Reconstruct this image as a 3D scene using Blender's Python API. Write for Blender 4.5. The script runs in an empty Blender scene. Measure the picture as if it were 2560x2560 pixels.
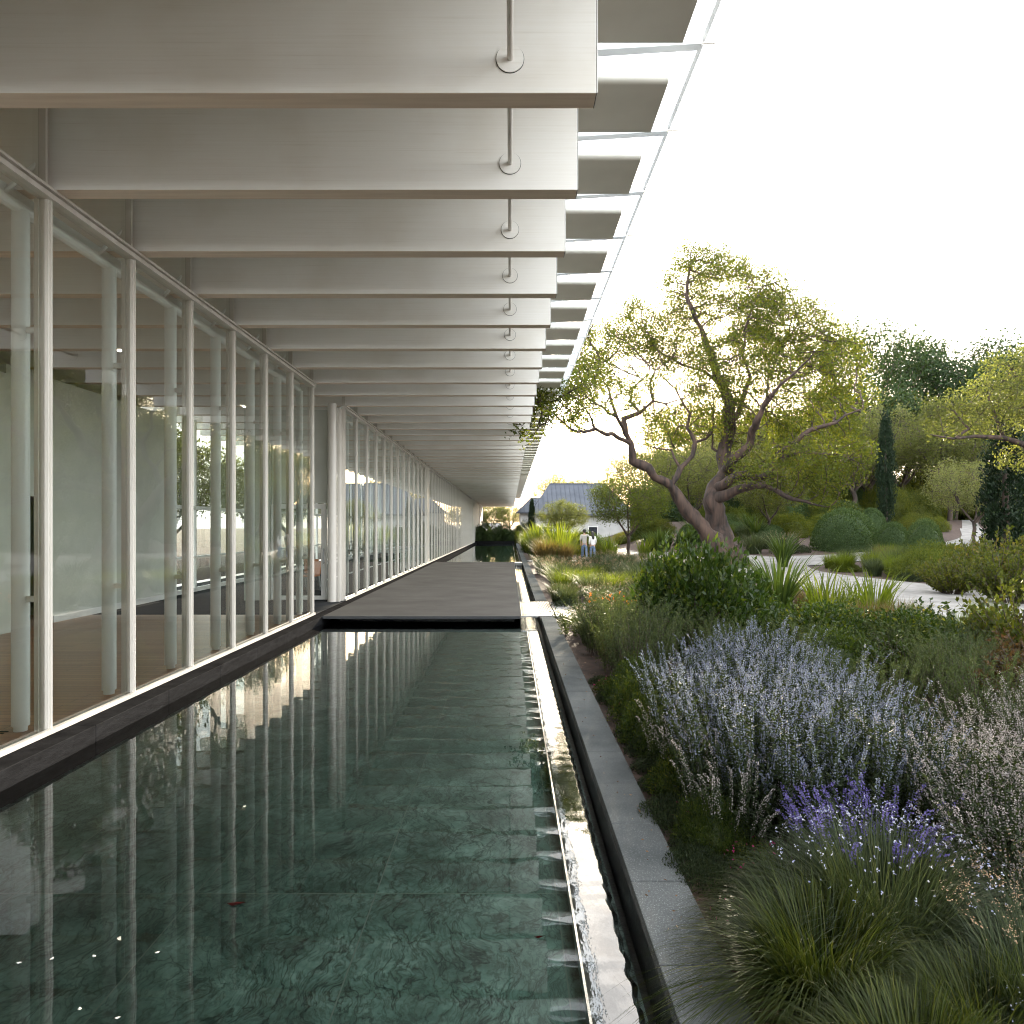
import bpy, math, random
import numpy as np
from mathutils import Vector, kdtree, noise as mnoise

# ------------------------------------------------------------------ camera, world, sun, exposure
sc = bpy.context.scene
COL = sc.collection
EYE = 1.92            # eye height above garden level (m)
FPX = 1807.0          # focal length in pixels of the 2560 px photograph
VX, VY = 1275.0, 1316.0
cam_d = bpy.data.cameras.new('camera')
cam = bpy.data.objects.new('camera', cam_d); COL.objects.link(cam)
cam.location = (0, 0, EYE); cam.rotation_euler = (math.radians(90), 0, 0)
cam_d.sensor_width = 36.0; cam_d.lens = FPX / 2560 * 36
cam_d.shift_x = 5 / 2560; cam_d.shift_y = 36 / 2560
cam_d.clip_start = 0.05; cam_d.clip_end = 2000
sc.camera = cam

SUN_EL, SUN_AZ = math.radians(11.5), math.radians(11.3)   # azimuth from +Y towards +X
SKY_STRENGTH = 0.15
SUN_STRENGTH = 3.4
EXPOSURE = 2.86
w = bpy.data.worlds.new('World'); sc.world = w; w.use_nodes = True
nt = w.node_tree; nt.nodes.clear()
wo = nt.nodes.new('ShaderNodeOutputWorld'); bg = nt.nodes.new('ShaderNodeBackground')
sky = nt.nodes.new('ShaderNodeTexSky'); sky.sky_type = 'NISHITA'; sky.sun_disc = False
sky.sun_elevation = SUN_EL; sky.sun_rotation = SUN_AZ
sky.air_density = 1.0; sky.dust_density = 2.5; sky.ozone_density = 1.0; sky.altitude = 50
tc = nt.nodes.new('ShaderNodeTexCoord')
mp = nt.nodes.new('ShaderNodeMapping'); mp.inputs['Scale'].default_value = (1.0, 1.0, 3.2)
nz = nt.nodes.new('ShaderNodeTexNoise'); nz.inputs['Scale'].default_value = 2.6; nz.inputs['Detail'].default_value = 7; nz.inputs['Roughness'].default_value = 0.58
cr = nt.nodes.new('ShaderNodeValToRGB'); cr.color_ramp.elements[0].position = 0.30; cr.color_ramp.elements[0].color = (0.45, 0.45, 0.45, 1)
cr.color_ramp.elements[1].position = 0.68; cr.color_ramp.elements[1].color = (0.95, 0.95, 0.95, 1)
mx = nt.nodes.new('ShaderNodeMix'); mx.data_type = 'RGBA'
mx.inputs[7].default_value = (5.6, 5.72, 5.85, 1)          # thin bright cloud veil
L = nt.links.new
L(tc.outputs['Generated'], mp.inputs[0]); L(mp.outputs[0], nz.inputs[0]); L(nz.outputs[0], cr.inputs[0])
# whole sky scaled dimmer ahead and brighter behind the camera, to light the beams
sx = nt.nodes.new('ShaderNodeSeparateXYZ'); L(tc.outputs['Generated'], sx.inputs[0])
mr = nt.nodes.new('ShaderNodeMapRange'); L(sx.outputs['Y'], mr.inputs[0])
mr.inputs['From Min'].default_value = -0.6; mr.inputs['From Max'].default_value = 0.8; mr.inputs['To Min'].default_value = 1.28; mr.inputs['To Max'].default_value = 0.55
vm = nt.nodes.new('ShaderNodeVectorMath'); vm.operation = 'SCALE'
L(cr.outputs[0], mx.inputs[0]); L(sky.outputs[0], mx.inputs[6]); L(mx.outputs[2], vm.inputs[0]); 
n5 = nt.nodes.new('ShaderNodeTexNoise'); n5.inputs['Scale'].default_value = 3.4; n5.inputs['Detail'].default_value = 8; n5.inputs['Roughness'].default_value = 0.55; L(mp.outputs[0], n5.inputs[0])
m5 = nt.nodes.new('ShaderNodeMapRange'); L(n5.outputs[0], m5.inputs[0]); m5.inputs['From Min'].default_value = 0.34; m5.inputs['From Max'].default_value = 0.62; m5.inputs['To Min'].default_value = 0.58; m5.inputs['To Max'].default_value = 1.12
m6 = nt.nodes.new('ShaderNodeMath'); m6.operation = 'MULTIPLY'; L(mr.outputs[0], m6.inputs[0]); L(m5.outputs[0], m6.inputs[1]); L(m6.outputs[0], vm.inputs['Scale']); L(vm.outputs[0], bg.inputs[0])
bg.inputs[1].default_value = SKY_STRENGTH
L(bg.outputs[0], wo.inputs[0])

sd = bpy.data.lights.new('sun', 'SUN'); sd.energy = SUN_STRENGTH; sd.angle = math.radians(0.5); sd.color = (1.0, 0.86, 0.66)
sun = bpy.data.objects.new('sun', sd); COL.objects.link(sun)
dvec = Vector((math.sin(SUN_AZ) * math.cos(SUN_EL), math.cos(SUN_AZ) * math.cos(SUN_EL), math.sin(SUN_EL)))
sun.rotation_euler = dvec.to_track_quat('Z', 'Y').to_euler(); sun.location = (20, 100, 40)
sc.view_settings.view_transform = 'Standard'; sc.view_settings.look = 'None'
sc.view_settings.exposure = EXPOSURE; sc.view_settings.gamma = 1
cy = sc.cycles
cy.max_bounces = 10; cy.diffuse_bounces = 6; cy.glossy_bounces = 5; cy.transmission_bounces = 6; cy.transparent_max_bounces = 24
cy.caustics_reflective = True; cy.blur_glossy = 0.6; cy.caustics_refractive = False; cy.sample_clamp_indirect = 6
cy.filter_width = 1.05; cy.use_denoising = True; cy.use_adaptive_sampling = True; cy.adaptive_threshold = 0.015

# ------------------------------------------------------------------ helpers
random.seed(7); RNG = np.random.default_rng(7)

def tag(o, label=None, cat=None, group=None, kind=None):
    if label: o['label'] = label
    if cat: o['category'] = cat
    if group: o['group'] = group
    if kind: o['kind'] = kind
    return o

def empty(name, loc=(0, 0, 0), rz=0, label=None, cat=None, group=None, kind=None):
    o = bpy.data.objects.new(name, None); COL.objects.link(o)
    o.location = loc; o.rotation_euler = (0, 0, rz); o.empty_display_size = 0.2
    return tag(o, label, cat, group, kind or ('thing' if cat else None))

def copy_tree(o, parent=None):
    c = o.copy(); COL.objects.link(c); c.parent = parent
    for ch in KIDS.get(o.name, []): copy_tree(ch, c)
    return c
KIDS = {}

class Acc:
    """collects vertices and quads / triangles"""
    def __init__(s): s.V = []; s.Q = []; s.T = []; s.n = 0; s.qm = []; s.tm = []
    def add(s, V, F, m=0):
        V = np.asarray(V, dtype=np.float32).reshape(-1, 3); F = np.asarray(F, dtype=np.int32)
        if len(F) == 0: return s
        s.V.append(V)
        if F.shape[1] == 4: s.Q.append(F + s.n); s.qm.append(np.full(len(F), m, np.int32))
        else: s.T.append(F + s.n); s.tm.append(np.full(len(F), m, np.int32))
        s.n += len(V); return s
    def box(s, x0, x1, y0, y1, z0, z1, m=0):
        V = [(x0,y0,z0),(x1,y0,z0),(x1,y1,z0),(x0,y1,z0),(x0,y0,z1),(x1,y0,z1),(x1,y1,z1),(x0,y1,z1)]
        return s.add(V, [(0,3,2,1),(4,5,6,7),(0,1,5,4),(1,2,6,5),(2,3,7,6),(3,0,4,7)], m)
    def prism(s, prof, axis, a, b, m=0):
        """closed 2-D profile extruded along axis ('x' or 'y' or 'z')"""
        n = len(prof)
        def P(u, v, t): return {'x': (t, u, v), 'y': (u, t, v), 'z': (u, v, t)}[axis]
        V = [P(u, v, a) for u, v in prof] + [P(u, v, b) for u, v in prof]
        s.add(V, [(i, (i+1) % n, n+(i+1) % n, n+i) for i in range(n)], m)
        c = np.mean(np.array(prof), axis=0)
        V2 = V[:n] + [P(c[0], c[1], a)]; s.add(V2, [(i, n, (i+1) % n) for i in range(n)], m)
        V3 = V[n:] + [P(c[0], c[1], b)]; s.add(V3, [(i, (i+1) % n, n) for i in range(n)], m)
        return s
    def tube(s, pts, rads, k=10, m=0, caps=True):
        pts = [Vector(p) for p in pts]; V = []; F = []
        if not hasattr(rads, '__len__'): rads = [rads] * len(pts)
        d0 = (pts[1] - pts[0]).normalized(); ref = Vector((1, 0, 0)) if abs(d0.x) < .8 else Vector((0, 1, 0))
        for i, p in enumerate(pts):
            d = (pts[min(i+1, len(pts)-1)] - pts[max(i-1, 0)]).normalized()
            u = (ref - d * ref.dot(d)).normalized(); v = d.cross(u); ref = u
            for j in range(k):
                a = 2*math.pi*j/k; V.append(p + (u*math.cos(a) + v*math.sin(a)) * rads[i])
        for i in range(len(pts)-1):
            for j in range(k):
                F.append((i*k+j, i*k+(j+1) % k, (i+1)*k+(j+1) % k, (i+1)*k+j))
        s.add([tuple(q) for q in V], F, m)
        if caps:
            for e, o in ((0, 0), (len(pts)-1, (len(pts)-1)*k)):
                s.add([tuple(V[o+j]) for j in range(k)] + [tuple(pts[e])], [(j, (j+1) % k, k) for j in range(k)], m)
        return s
    def ellipsoid(s, c, r, nu=12, nv=8, m=0, jit=0.0, seed=0):
        V = []; F = []
        for i in range(nv+1):
            t = math.pi * i / nv
            for j in range(nu):
                a = 2*math.pi*j/nu
                p = Vector((math.sin(t)*math.cos(a), math.sin(t)*math.sin(a), math.cos(t)))
                q = 1 + jit * mnoise.noise(p*2.3 + Vector((seed, 0, 0)))
                V.append((c[0]+p.x*r[0]*q, c[1]+p.y*r[1]*q, c[2]+p.z*r[2]*q))
        for i in range(nv):
            for j in range(nu):
                F.append((i*nu+j, (i+1)*nu+j, (i+1)*nu+(j+1) % nu, i*nu+(j+1) % nu))
        return s.add(V, F, m)
    def mesh(s, name, smooth=False):
        me = bpy.data.meshes.new(name)
        V = np.concatenate(s.V) if s.V else np.zeros((0, 3), np.float32)
        Q = np.concatenate(s.Q) if s.Q else np.zeros((0, 4), np.int32)
        T = np.concatenate(s.T) if s.T else np.zeros((0, 3), np.int32)
        me.vertices.add(len(V)); me.vertices.foreach_set('co', V.ravel())
        nl = Q.size + T.size; me.loops.add(nl); me.polygons.add(len(Q) + len(T))
        me.loops.foreach_set('vertex_index', np.concatenate([Q.ravel(), T.ravel()]).astype(np.int32))
        st = np.concatenate([np.arange(len(Q))*4, Q.size + np.arange(len(T))*3]).astype(np.int32)
        me.polygons.foreach_set('loop_start', st)
        mi = np.concatenate((s.qm or [np.zeros(0, np.int32)]) + (s.tm or [np.zeros(0, np.int32)])).astype(np.int32)
        me.polygons.foreach_set('material_index', mi)
        me.polygons.foreach_set('use_smooth', np.full(len(Q)+len(T), bool(smooth)))
        me.update(calc_edges=True); me.validate()
        return me
    def build(s, name, mats, parent=None, smooth=False, loc=None, bevel=0):
        me = s.mesh(name, smooth)
        return put(name, me, mats, parent, loc, bevel)

def put(name, me, mats=None, parent=None, loc=None, bevel=0):
    if mats is not None and len(me.materials) == 0:
        for m in (mats if isinstance(mats, (list, tuple)) else [mats]): me.materials.append(m)
    o = bpy.data.objects.new(name, me); COL.objects.link(o)
    if parent: o.parent = parent; KIDS.setdefault(parent.name, []).append(o)
    if loc is not None: o.location = loc
    if bevel:
        b = o.modifiers.new('bevel', 'BEVEL'); b.width = bevel; b.segments = 2; b.limit_method = 'ANGLE'; b.angle_limit = math.radians(40)
    return o

# ------------------------------------------------------------------ materials
def newmat(name):
    m = bpy.data.materials.new(name); m.use_nodes = True
    t = m.node_tree; t.nodes.clear(); out = t.nodes.new('ShaderNodeOutputMaterial')
    return m, t, out
def N(t, typ, **kw):
    n = t.nodes.new(typ)
    for k, v in kw.items():
        if k in n.inputs: n.inputs[k].default_value = v
        else: setattr(n, k, v)
    return n
def ramp(t, src, stops):
    r = t.nodes.new('ShaderNodeValToRGB'); e = r.color_ramp.elements
    while len(e) < len(stops): e.new(0.5)
    for i, (p, c) in enumerate(stops):
        e[i].position = p; e[i].color = (*c, 1) if len(c) == 3 else c
    t.links.new(src, r.inputs[0]); return r
def surf(name, c1, c2, scale=(1, 1, 1), nscale=4.0, rough=0.6, bump=0.0, bscale=None, spec=0.5, metal=0.0, lo=0.35, hi=0.65, detail=6):
    m, t, out = newmat(name)
    tc = N(t, 'ShaderNodeTexCoord'); mp = N(t, 'ShaderNodeMapping'); mp.inputs['Scale'].default_value = scale
    t.links.new(tc.outputs['Object'], mp.inputs[0])
    nz = N(t, 'ShaderNodeTexNoise', Scale=nscale, Detail=detail); t.links.new(mp.outputs[0], nz.inputs[0])
    r = ramp(t, nz.outputs[0], [(lo, c1), (hi, c2)])
    b = N(t, 'ShaderNodeBsdfPrincipled', Roughness=rough, Metallic=metal); b.inputs['Specular IOR Level'].default_value = spec
    t.links.new(r.outputs[0], b.inputs['Base Color']); t.links.new(b.outputs[0], out.inputs[0])
    if bump:
        n2 = N(t, 'ShaderNodeTexNoise', Scale=bscale or nscale*6, Detail=4); t.links.new(mp.outputs[0], n2.inputs[0])
        bp = N(t, 'ShaderNodeBump', Strength=bump, Distance=0.01); t.links.new(n2.outputs[0], bp.inputs['Height'])
        t.links.new(bp.outputs[0], b.inputs['Normal'])
    return m
def leafmat(name, stops, trans=0.45, tcol=None, rough=0.5, spec=0.14, tint=1.7):
    """leaf colours vary from leaf to leaf; part of the light passes through"""
    m, t, out = newmat(name)
    g = N(t, 'ShaderNodeNewGeometry'); oi = N(t, 'ShaderNodeObjectInfo')
    ad = N(t, 'ShaderNodeMath', operation='MULTIPLY_ADD'); t.links.new(oi.outputs['Random'], ad.inputs[0]); ad.inputs[1].default_value = 0.25
    ml = N(t, 'ShaderNodeMath', operation='MULTIPLY'); t.links.new(g.outputs['Random Per Island'], ml.inputs[0]); ml.inputs[1].default_value = 0.75
    t.links.new(ml.outputs[0], ad.inputs[2])
    r = ramp(t, ad.outputs[0], stops)
    b = N(t, 'ShaderNodeBsdfPrincipled', Roughness=rough); b.inputs['Specular IOR Level'].default_value = spec
    t.links.new(r.outputs[0], b.inputs['Base Color'])
    tr = N(t, 'ShaderNodeBsdfTranslucent')
    mu = N(t, 'ShaderNodeMix', data_type='RGBA', blend_type='MULTIPLY'); mu.inputs[0].default_value = 1
    t.links.new(r.outputs[0], mu.inputs[6]); mu.inputs[7].default_value = (*(tcol or (tint*1.35, tint*1.25, tint*0.55)), 1)
    t.links.new(mu.outputs[2], tr.inputs[0])
    ms = N(t, 'ShaderNodeMixShader'); ms.inputs[0].default_value = trans
    t.links.new(b.outputs[0], ms.inputs[1]); t.links.new(tr.outputs[0], ms.inputs[2]); t.links.new(ms.outputs[0], out.inputs[0])
    return m

M = {}
# white stained timber of the beams, with fine horizontal grain
def timber():
    m, t, out = newmat('white_stained_timber')
    tc = N(t, 'ShaderNodeTexCoord'); mp = N(t, 'ShaderNodeMapping'); mp.inputs['Scale'].default_value = (0.35, 6, 22)
    oi = N(t, 'ShaderNodeObjectInfo'); va = N(t, 'ShaderNodeVectorMath', operation='ADD')
    cb = N(t, 'ShaderNodeCombineXYZ'); mm = N(t, 'ShaderNodeMath', operation='MULTIPLY'); mm.inputs[1].default_value = 37
    t.links.new(oi.outputs['Random'], mm.inputs[0]); t.links.new(mm.outputs[0], cb.inputs[0])
    t.links.new(tc.outputs['Object'], va.inputs[0]); t.links.new(cb.outputs[0], va.inputs[1]); t.links.new(va.outputs[0], mp.inputs[0])
    nz = N(t, 'ShaderNodeTexNoise', Scale=2.5, Detail=8, Roughness=0.65); t.links.new(mp.outputs[0], nz.inputs[0])
    r = ramp(t, nz.outputs[0], [(0.20, (0.56, 0.51, 0.44)), (0.33, (0.76, 0.73, 0.67)), (0.42, (0.81, 0.785, 0.73)), (0.7, (0.84, 0.82, 0.775))])
    n3 = N(t, 'ShaderNodeTexNoise', Scale=0.9, Detail=4); t.links.new(va.outputs[0], n3.inputs[0]); r3 = ramp(t, n3.outputs[0], [(0.36, (.93, .915, .89)), (0.52, (1, 1, 1))])
    mq = N(t, 'ShaderNodeMix', data_type='RGBA', blend_type='MULTIPLY'); mq.inputs[0].default_value = 1; t.links.new(r.outputs[0], mq.inputs[6]); t.links.new(r3.outputs[0], mq.inputs[7])
    hv = N(t, 'ShaderNodeHueSaturation'); t.links.new(mq.outputs[2], hv.inputs['Color']); vr = N(t, 'ShaderNodeMath', operation='MULTIPLY_ADD'); t.links.new(oi.outputs['Random'], vr.inputs[0]); vr.inputs[1].default_value = .07; vr.inputs[2].default_value = .95
    t.links.new(vr.outputs[0], hv.inputs['Value'])
    b = N(t, 'ShaderNodeBsdfPrincipled', Roughness=0.6); b.inputs['Specular IOR Level'].default_value = .25; t.links.new(hv.outputs[0], b.inputs['Base Color'])
    bp = N(t, 'ShaderNodeBump', Strength=0.12, Distance=0.004); t.links.new(nz.outputs[0], bp.inputs['Height']); t.links.new(bp.outputs[0], b.inputs['Normal'])
    t.links.new(b.outputs[0], out.inputs[0]); return m
M['timber'] = timber()
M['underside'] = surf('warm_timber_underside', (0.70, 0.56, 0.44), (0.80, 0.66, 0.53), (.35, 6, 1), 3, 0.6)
M['frame'] = surf('cream_painted_steel', (0.56, 0.52, 0.46), (0.63, 0.59, 0.53), (1, 1, .2), 5, 0.35, 0.03)
M['white'] = surf('white_painted_metal', (0.74, 0.73, 0.69), (0.80, 0.79, 0.76), (1, 1, 1), 3, 0.4)
M['panel'] = surf('pale_roof_panel', (0.76, 0.74, 0.66), (0.81, 0.79, 0.71), (1, 1, 1), 2, 0.45)
M['column'] = surf('pale_green_white_column', (0.80, 0.82, 0.795), (0.83, 0.85, 0.825), (1, 1, .3), 3, 0.35)
M['plaster'] = surf('interior_plaster', (0.52, 0.53, 0.47), (0.58, 0.59, 0.53), (1, 1, 1), 1.5, 0.8)
M['endwall'] = surf('pale_end_wall', (0.60, 0.57, 0.51), (0.66, 0.63, 0.57), (1, 1, 1), 1.5, 0.7)
M['steel'] = surf('brushed_steel', (0.16, 0.165, 0.165), (0.26, 0.27, 0.27), (1, 30, 1), 8, 0.32, 0.05, metal=0.9)
M['jointline'] = surf('dark_joint', (0.02, 0.02, 0.02), (0.03, 0.03, 0.03), rough=0.8)
M['slate'] = surf('dark_stone_kerb', (0.012, 0.011, 0.012), (0.030, 0.028, 0.029), (1, 1, 4), 5, 0.75, 0.5, 30, spec=0.08)
M['blackstone'] = surf('wet_black_stone', (0.006, 0.006, 0.006), (0.018, 0.018, 0.017), (1, 1, 3), 6, 0.35, 0.4, 25)
M['deck'] = surf('brushed_dark_concrete', (0.040, 0.038, 0.036), (0.072, 0.068, 0.064), (0.5, 2.6, 1), 1.1, 0.62, 0.25, 18, lo=0.3, hi=0.7, spec=0.16)
def matte(name, c1, c2, scale, nscale, gloss, grough, bump, bscale, lo=.3, hi=.7, gcol=.8):
    m, t, out = newmat(name)
    tc = N(t, 'ShaderNodeTexCoord'); mp = N(t, 'ShaderNodeMapping'); mp.inputs['Scale'].default_value = scale; t.links.new(tc.outputs['Object'], mp.inputs[0])
    nz = N(t, 'ShaderNodeTexNoise', Scale=nscale, Detail=9, Roughness=0.62); t.links.new(mp.outputs[0], nz.inputs[0]); r = ramp(t, nz.outputs[0], [(lo, c1), (hi, c2)])
    n2 = N(t, 'ShaderNodeTexNoise', Scale=bscale, Detail=5); t.links.new(mp.outputs[0], n2.inputs[0])
    bp = N(t, 'ShaderNodeBump', Strength=bump, Distance=0.006); t.links.new(n2.outputs[0], bp.inputs['Height'])
    d = N(t, 'ShaderNodeBsdfDiffuse'); g = N(t, 'ShaderNodeBsdfGlossy', Roughness=grough); g.inputs[0].default_value = (gcol, gcol, gcol, 1)
    t.links.new(r.outputs[0], d.inputs[0]); t.links.new(bp.outputs[0], d.inputs['Normal']); t.links.new(bp.outputs[0], g.inputs['Normal'])
    ms = N(t, 'ShaderNodeMixShader'); ms.inputs[0].default_value = gloss; t.links.new(d.outputs[0], ms.inputs[1]); t.links.new(g.outputs[0], ms.inputs[2]); t.links.new(ms.outputs[0], out.inputs[0]); return m
M['slate'] = matte('dark_stone_kerb', (0.005, 0.005, 0.0055), (0.016, 0.016, 0.017), (1, 1, 5), 4, .006, .75, .5, 24)
M['deck'] = matte('brushed_dark_concrete', (0.046, 0.047, 0.048), (0.066, 0.067, 0.068), (1, 1.2, 1), .7, .006, .75, .10, 30)
M['path'] = surf('pale_gravel_path', (0.14, 0.132, 0.12), (0.23, 0.215, 0.20), (1, 1, 1), 1.6, 0.85, 0.4, 40)
M['soil'] = surf('brown_mulch', (0.022, 0.013, 0.009), (0.075, 0.042, 0.028), (1, 1, 1), 7, 0.95, 0.9, 45, lo=.3, hi=.75)
M['concrete_slab'] = surf('pale_concrete_slab', (0.16, 0.16, 0.157), (0.24, 0.24, 0.232), (1, 1, 1), 3, 0.7, 0.3, 60)
def coping():
    m, t, out = newmat('speckled_grey_granite')
    tc = N(t, 'ShaderNodeTexCoord')
    a = N(t, 'ShaderNodeTexNoise', Scale=1.7, Detail=5); t.links.new(tc.outputs['Object'], a.inputs[0])
    b_ = N(t, 'ShaderNodeTexVoronoi', Scale=95); t.links.new(tc.outputs['Object'], b_.inputs[0])
    r = ramp(t, a.outputs[0], [(0.3, (0.080, 0.086, 0.086)), (0.7, (0.145, 0.150, 0.146))])
    r2 = ramp(t, b_.outputs['Distance'], [(0.10, (1.9, 1.9, 1.9)), (0.28, (1, 1, 1)), (0.75, (0.82, 0.82, 0.82))])
    mu = N(t, 'ShaderNodeMix', data_type='RGBA', blend_type='MULTIPLY'); mu.inputs[0].default_value = 1
    t.links.new(r.outputs[0], mu.inputs[6]); t.links.new(r2.outputs[0], mu.inputs[7])
    p = N(t, 'ShaderNodeBsdfDiffuse'); t.links.new(mu.outputs[2], p.inputs['Color'])
    bp = N(t, 'ShaderNodeBump', Strength=0.3, Distance=0.003); t.links.new(b_.outputs['Distance'], bp.inputs['Height']); t.links.new(bp.outputs[0], p.inputs['Normal'])
    t.links.new(p.outputs[0], out.inputs[0]); return m
M['granite'] = coping()
def woodfloor():
    m, t, out = newmat('oak_floor')
    tc = N(t, 'ShaderNodeTexCoord')
    br = N(t, 'ShaderNodeTexBrick', Scale=1.0); br.inputs['Brick Width'].default_value = 2.2; br.inputs['Row Height'].default_value = 0.13
    br.inputs['Mortar Size'].default_value = 0.004; br.inputs['Color1'].default_value = (0.38, 0.17, 0.07, 1); br.inputs['Color2'].default_value = (0.50, 0.25, 0.11, 1)
    br.inputs['Mortar'].default_value = (0.05, 0.03, 0.02, 1)
    t.links.new(tc.outputs['Object'], br.inputs[0])
    p = N(t, 'ShaderNodeBsdfPrincipled', Roughness=0.28); t.links.new(br.outputs[0], p.inputs['Base Color']); t.links.new(p.outputs[0], out.inputs[0]); return m
M['oak'] = woodfloor()
def marble():
    m, t, out = newmat('green_marble_slabs')
    tc = N(t, 'ShaderNodeTexCoord'); o = tc.outputs['Object']
    br = N(t, 'ShaderNodeTexBrick', Scale=1.0); br.offset = 0.0
    br.inputs['Brick Width'].default_value = 1.09; br.inputs['Row Height'].default_value = 1.41; br.inputs['Mortar Size'].default_value = 0.004
    br.inputs['Color1'].default_value = (0, 0, 0, 1); br.inputs['Color2'].default_value = (1, 1, 1, 1); br.inputs['Mortar'].default_value = (0.5, 0.5, 0.5, 1)
    mp = N(t, 'ShaderNodeMapping'); mp.inputs['Location'].default_value = (0.81, 1.27, 0); t.links.new(o, mp.inputs[0]); t.links.new(mp.outputs[0], br.inputs[0])
    # each slab shows a different piece of the stone
    va = N(t, 'ShaderNodeVectorMath', operation='MULTIPLY_ADD'); t.links.new(br.outputs['Color'], va.inputs[0]); va.inputs[1].default_value = (3, 5, 9); t.links.new(o, va.inputs[2])
    warp = N(t, 'ShaderNodeTexNoise', Scale=1.4, Detail=4, Roughness=0.55); t.links.new(va.outputs[0], warp.inputs[0])
    wv = N(t, 'ShaderNodeVectorMath', operation='MULTIPLY_ADD'); t.links.new(warp.outputs['Color'], wv.inputs[0]); wv.inputs[1].default_value = (.55, .55, .55); t.links.new(va.outputs[0], wv.inputs[2])
    st = N(t, 'ShaderNodeMapping'); st.inputs['Scale'].default_value = (2.6, 1.1, 1); st.inputs['Rotation'].default_value = (0, 0, 0.6); t.links.new(wv.outputs[0], st.inputs[0])
    def vein(sc_, det, width, depth, off):
        m1 = N(t, 'ShaderNodeMapping'); m1.inputs['Location'].default_value = (off, off*2, 0); t.links.new(st.outputs[0], m1.inputs[0])
        n_ = N(t, 'ShaderNodeTexNoise', Scale=sc_, Detail=det, Roughness=0.55); t.links.new(m1.outputs[0], n_.inputs[0])
        s_ = N(t, 'ShaderNodeMath', operation='SUBTRACT'); t.links.new(n_.outputs[0], s_.inputs[0]); s_.inputs[1].default_value = 0.5
        ab = N(t, 'ShaderNodeMath', operation='ABSOLUTE'); t.links.new(s_.outputs[0], ab.inputs[0])
        return ramp(t, ab.outputs[0], [(0.0, (depth, depth*1.05, depth*1.02)), (width, (.9, .9, .9)), (width*2.5, (1.05, 1.05, 1.05))])
    big = N(t, 'ShaderNodeTexNoise', Scale=2.6, Detail=10, Roughness=0.74); t.links.new(va.outputs[0], big.inputs[0])
    base = ramp(t, big.outputs[0], [(0.34, (0.038, 0.066, 0.056)), (0.48, (0.090, 0.136, 0.118)), (0.58, (0.140, 0.196, 0.174)), (0.70, (0.25, 0.31, 0.285))])
    cur = base.outputs[0]
    for (sc_, det, wd, dp, of) in ((1.7, 6, .016, .22, 0), (3.6, 5, .022, .38, 5), (7.5, 4, .03, .55, 11)):
        v_ = vein(sc_, det, wd, dp, of); b = N(t, 'ShaderNodeMix', data_type='RGBA', blend_type='MULTIPLY'); b.inputs[0].default_value = 1
        t.links.new(cur, b.inputs[6]); t.links.new(v_.outputs[0], b.inputs[7]); cur = b.outputs[2]
    j = N(t, 'ShaderNodeMix', data_type='RGBA'); t.links.new(br.outputs['Fac'], j.inputs[0]); t.links.new(b.outputs[2], j.inputs[6]); j.inputs[7].default_value = (0.16, 0.17, 0.15, 1)
    p = N(t, 'ShaderNodeBsdfPrincipled', Roughness=0.6); t.links.new(j.outputs[2], p.inputs['Base Color']); t.links.new(p.outputs[0], out.inputs[0]); return m
M['marble'] = marble()
def glass(name, tint, ior=1.52, refl=1.0):
    """thin glazing: fresnel reflection over a lightly tinted clear pane"""
    m, t, out = newmat(name)
    fr = N(t, 'ShaderNodeFresnel', IOR=ior); gl = N(t, 'ShaderNodeBsdfGlossy', Roughness=0.0); gl.inputs[0].default_value = (refl, refl, refl, 1)
    tr = N(t, 'ShaderNodeBsdfTransparent'); tr.inputs[0].default_value = (*tint, 1)
    ms = N(t, 'ShaderNodeMixShader'); t.links.new(fr.outputs[0], ms.inputs[0]); t.links.new(tr.outputs[0], ms.inputs[1]); t.links.new(gl.outputs[0], ms.inputs[2])
    t.links.new(ms.outputs[0], out.inputs[0]); return m, t, fr, gl
M['glass'] = glass('facade_glass', (0.90, 0.94, 0.91), 1.85)[0]
def frosted():
    m, t, out = newmat('frosted_canopy_glass')
    tr = N(t, 'ShaderNodeBsdfTransparent'); tr.inputs[0].default_value = (0.90, 0.94, 0.97, 1); tl = N(t, 'ShaderNodeBsdfTranslucent'); tl.inputs[0].default_value = (0.88, 0.93, 0.97, 1)
    ms = N(t, 'ShaderNodeMixShader'); ms.inputs[0].default_value = 0.35
    t.links.new(tr.outputs[0], ms.inputs[1]); t.links.new(tl.outputs[0], ms.inputs[2]); t.links.new(ms.outputs[0], out.inputs[0]); return m
M['roofglass'] = frosted()
def fin():
    m, t, out = newmat('white_acrylic_fin')
    d = N(t, 'ShaderNodeBsdfDiffuse'); d.inputs[0].default_value = (.8, .8, .79, 1); tl = N(t, 'ShaderNodeBsdfTranslucent'); tl.inputs[0].default_value = (.85, .87, .88, 1)
    ms = N(t, 'ShaderNodeMixShader'); ms.inputs[0].default_value = 0.3
    t.links.new(d.outputs[0], ms.inputs[1]); t.links.new(tl.outputs[0], ms.inputs[2]); t.links.new(ms.outputs[0], out.inputs[0]); return m
M['fin'] = fin()
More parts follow.
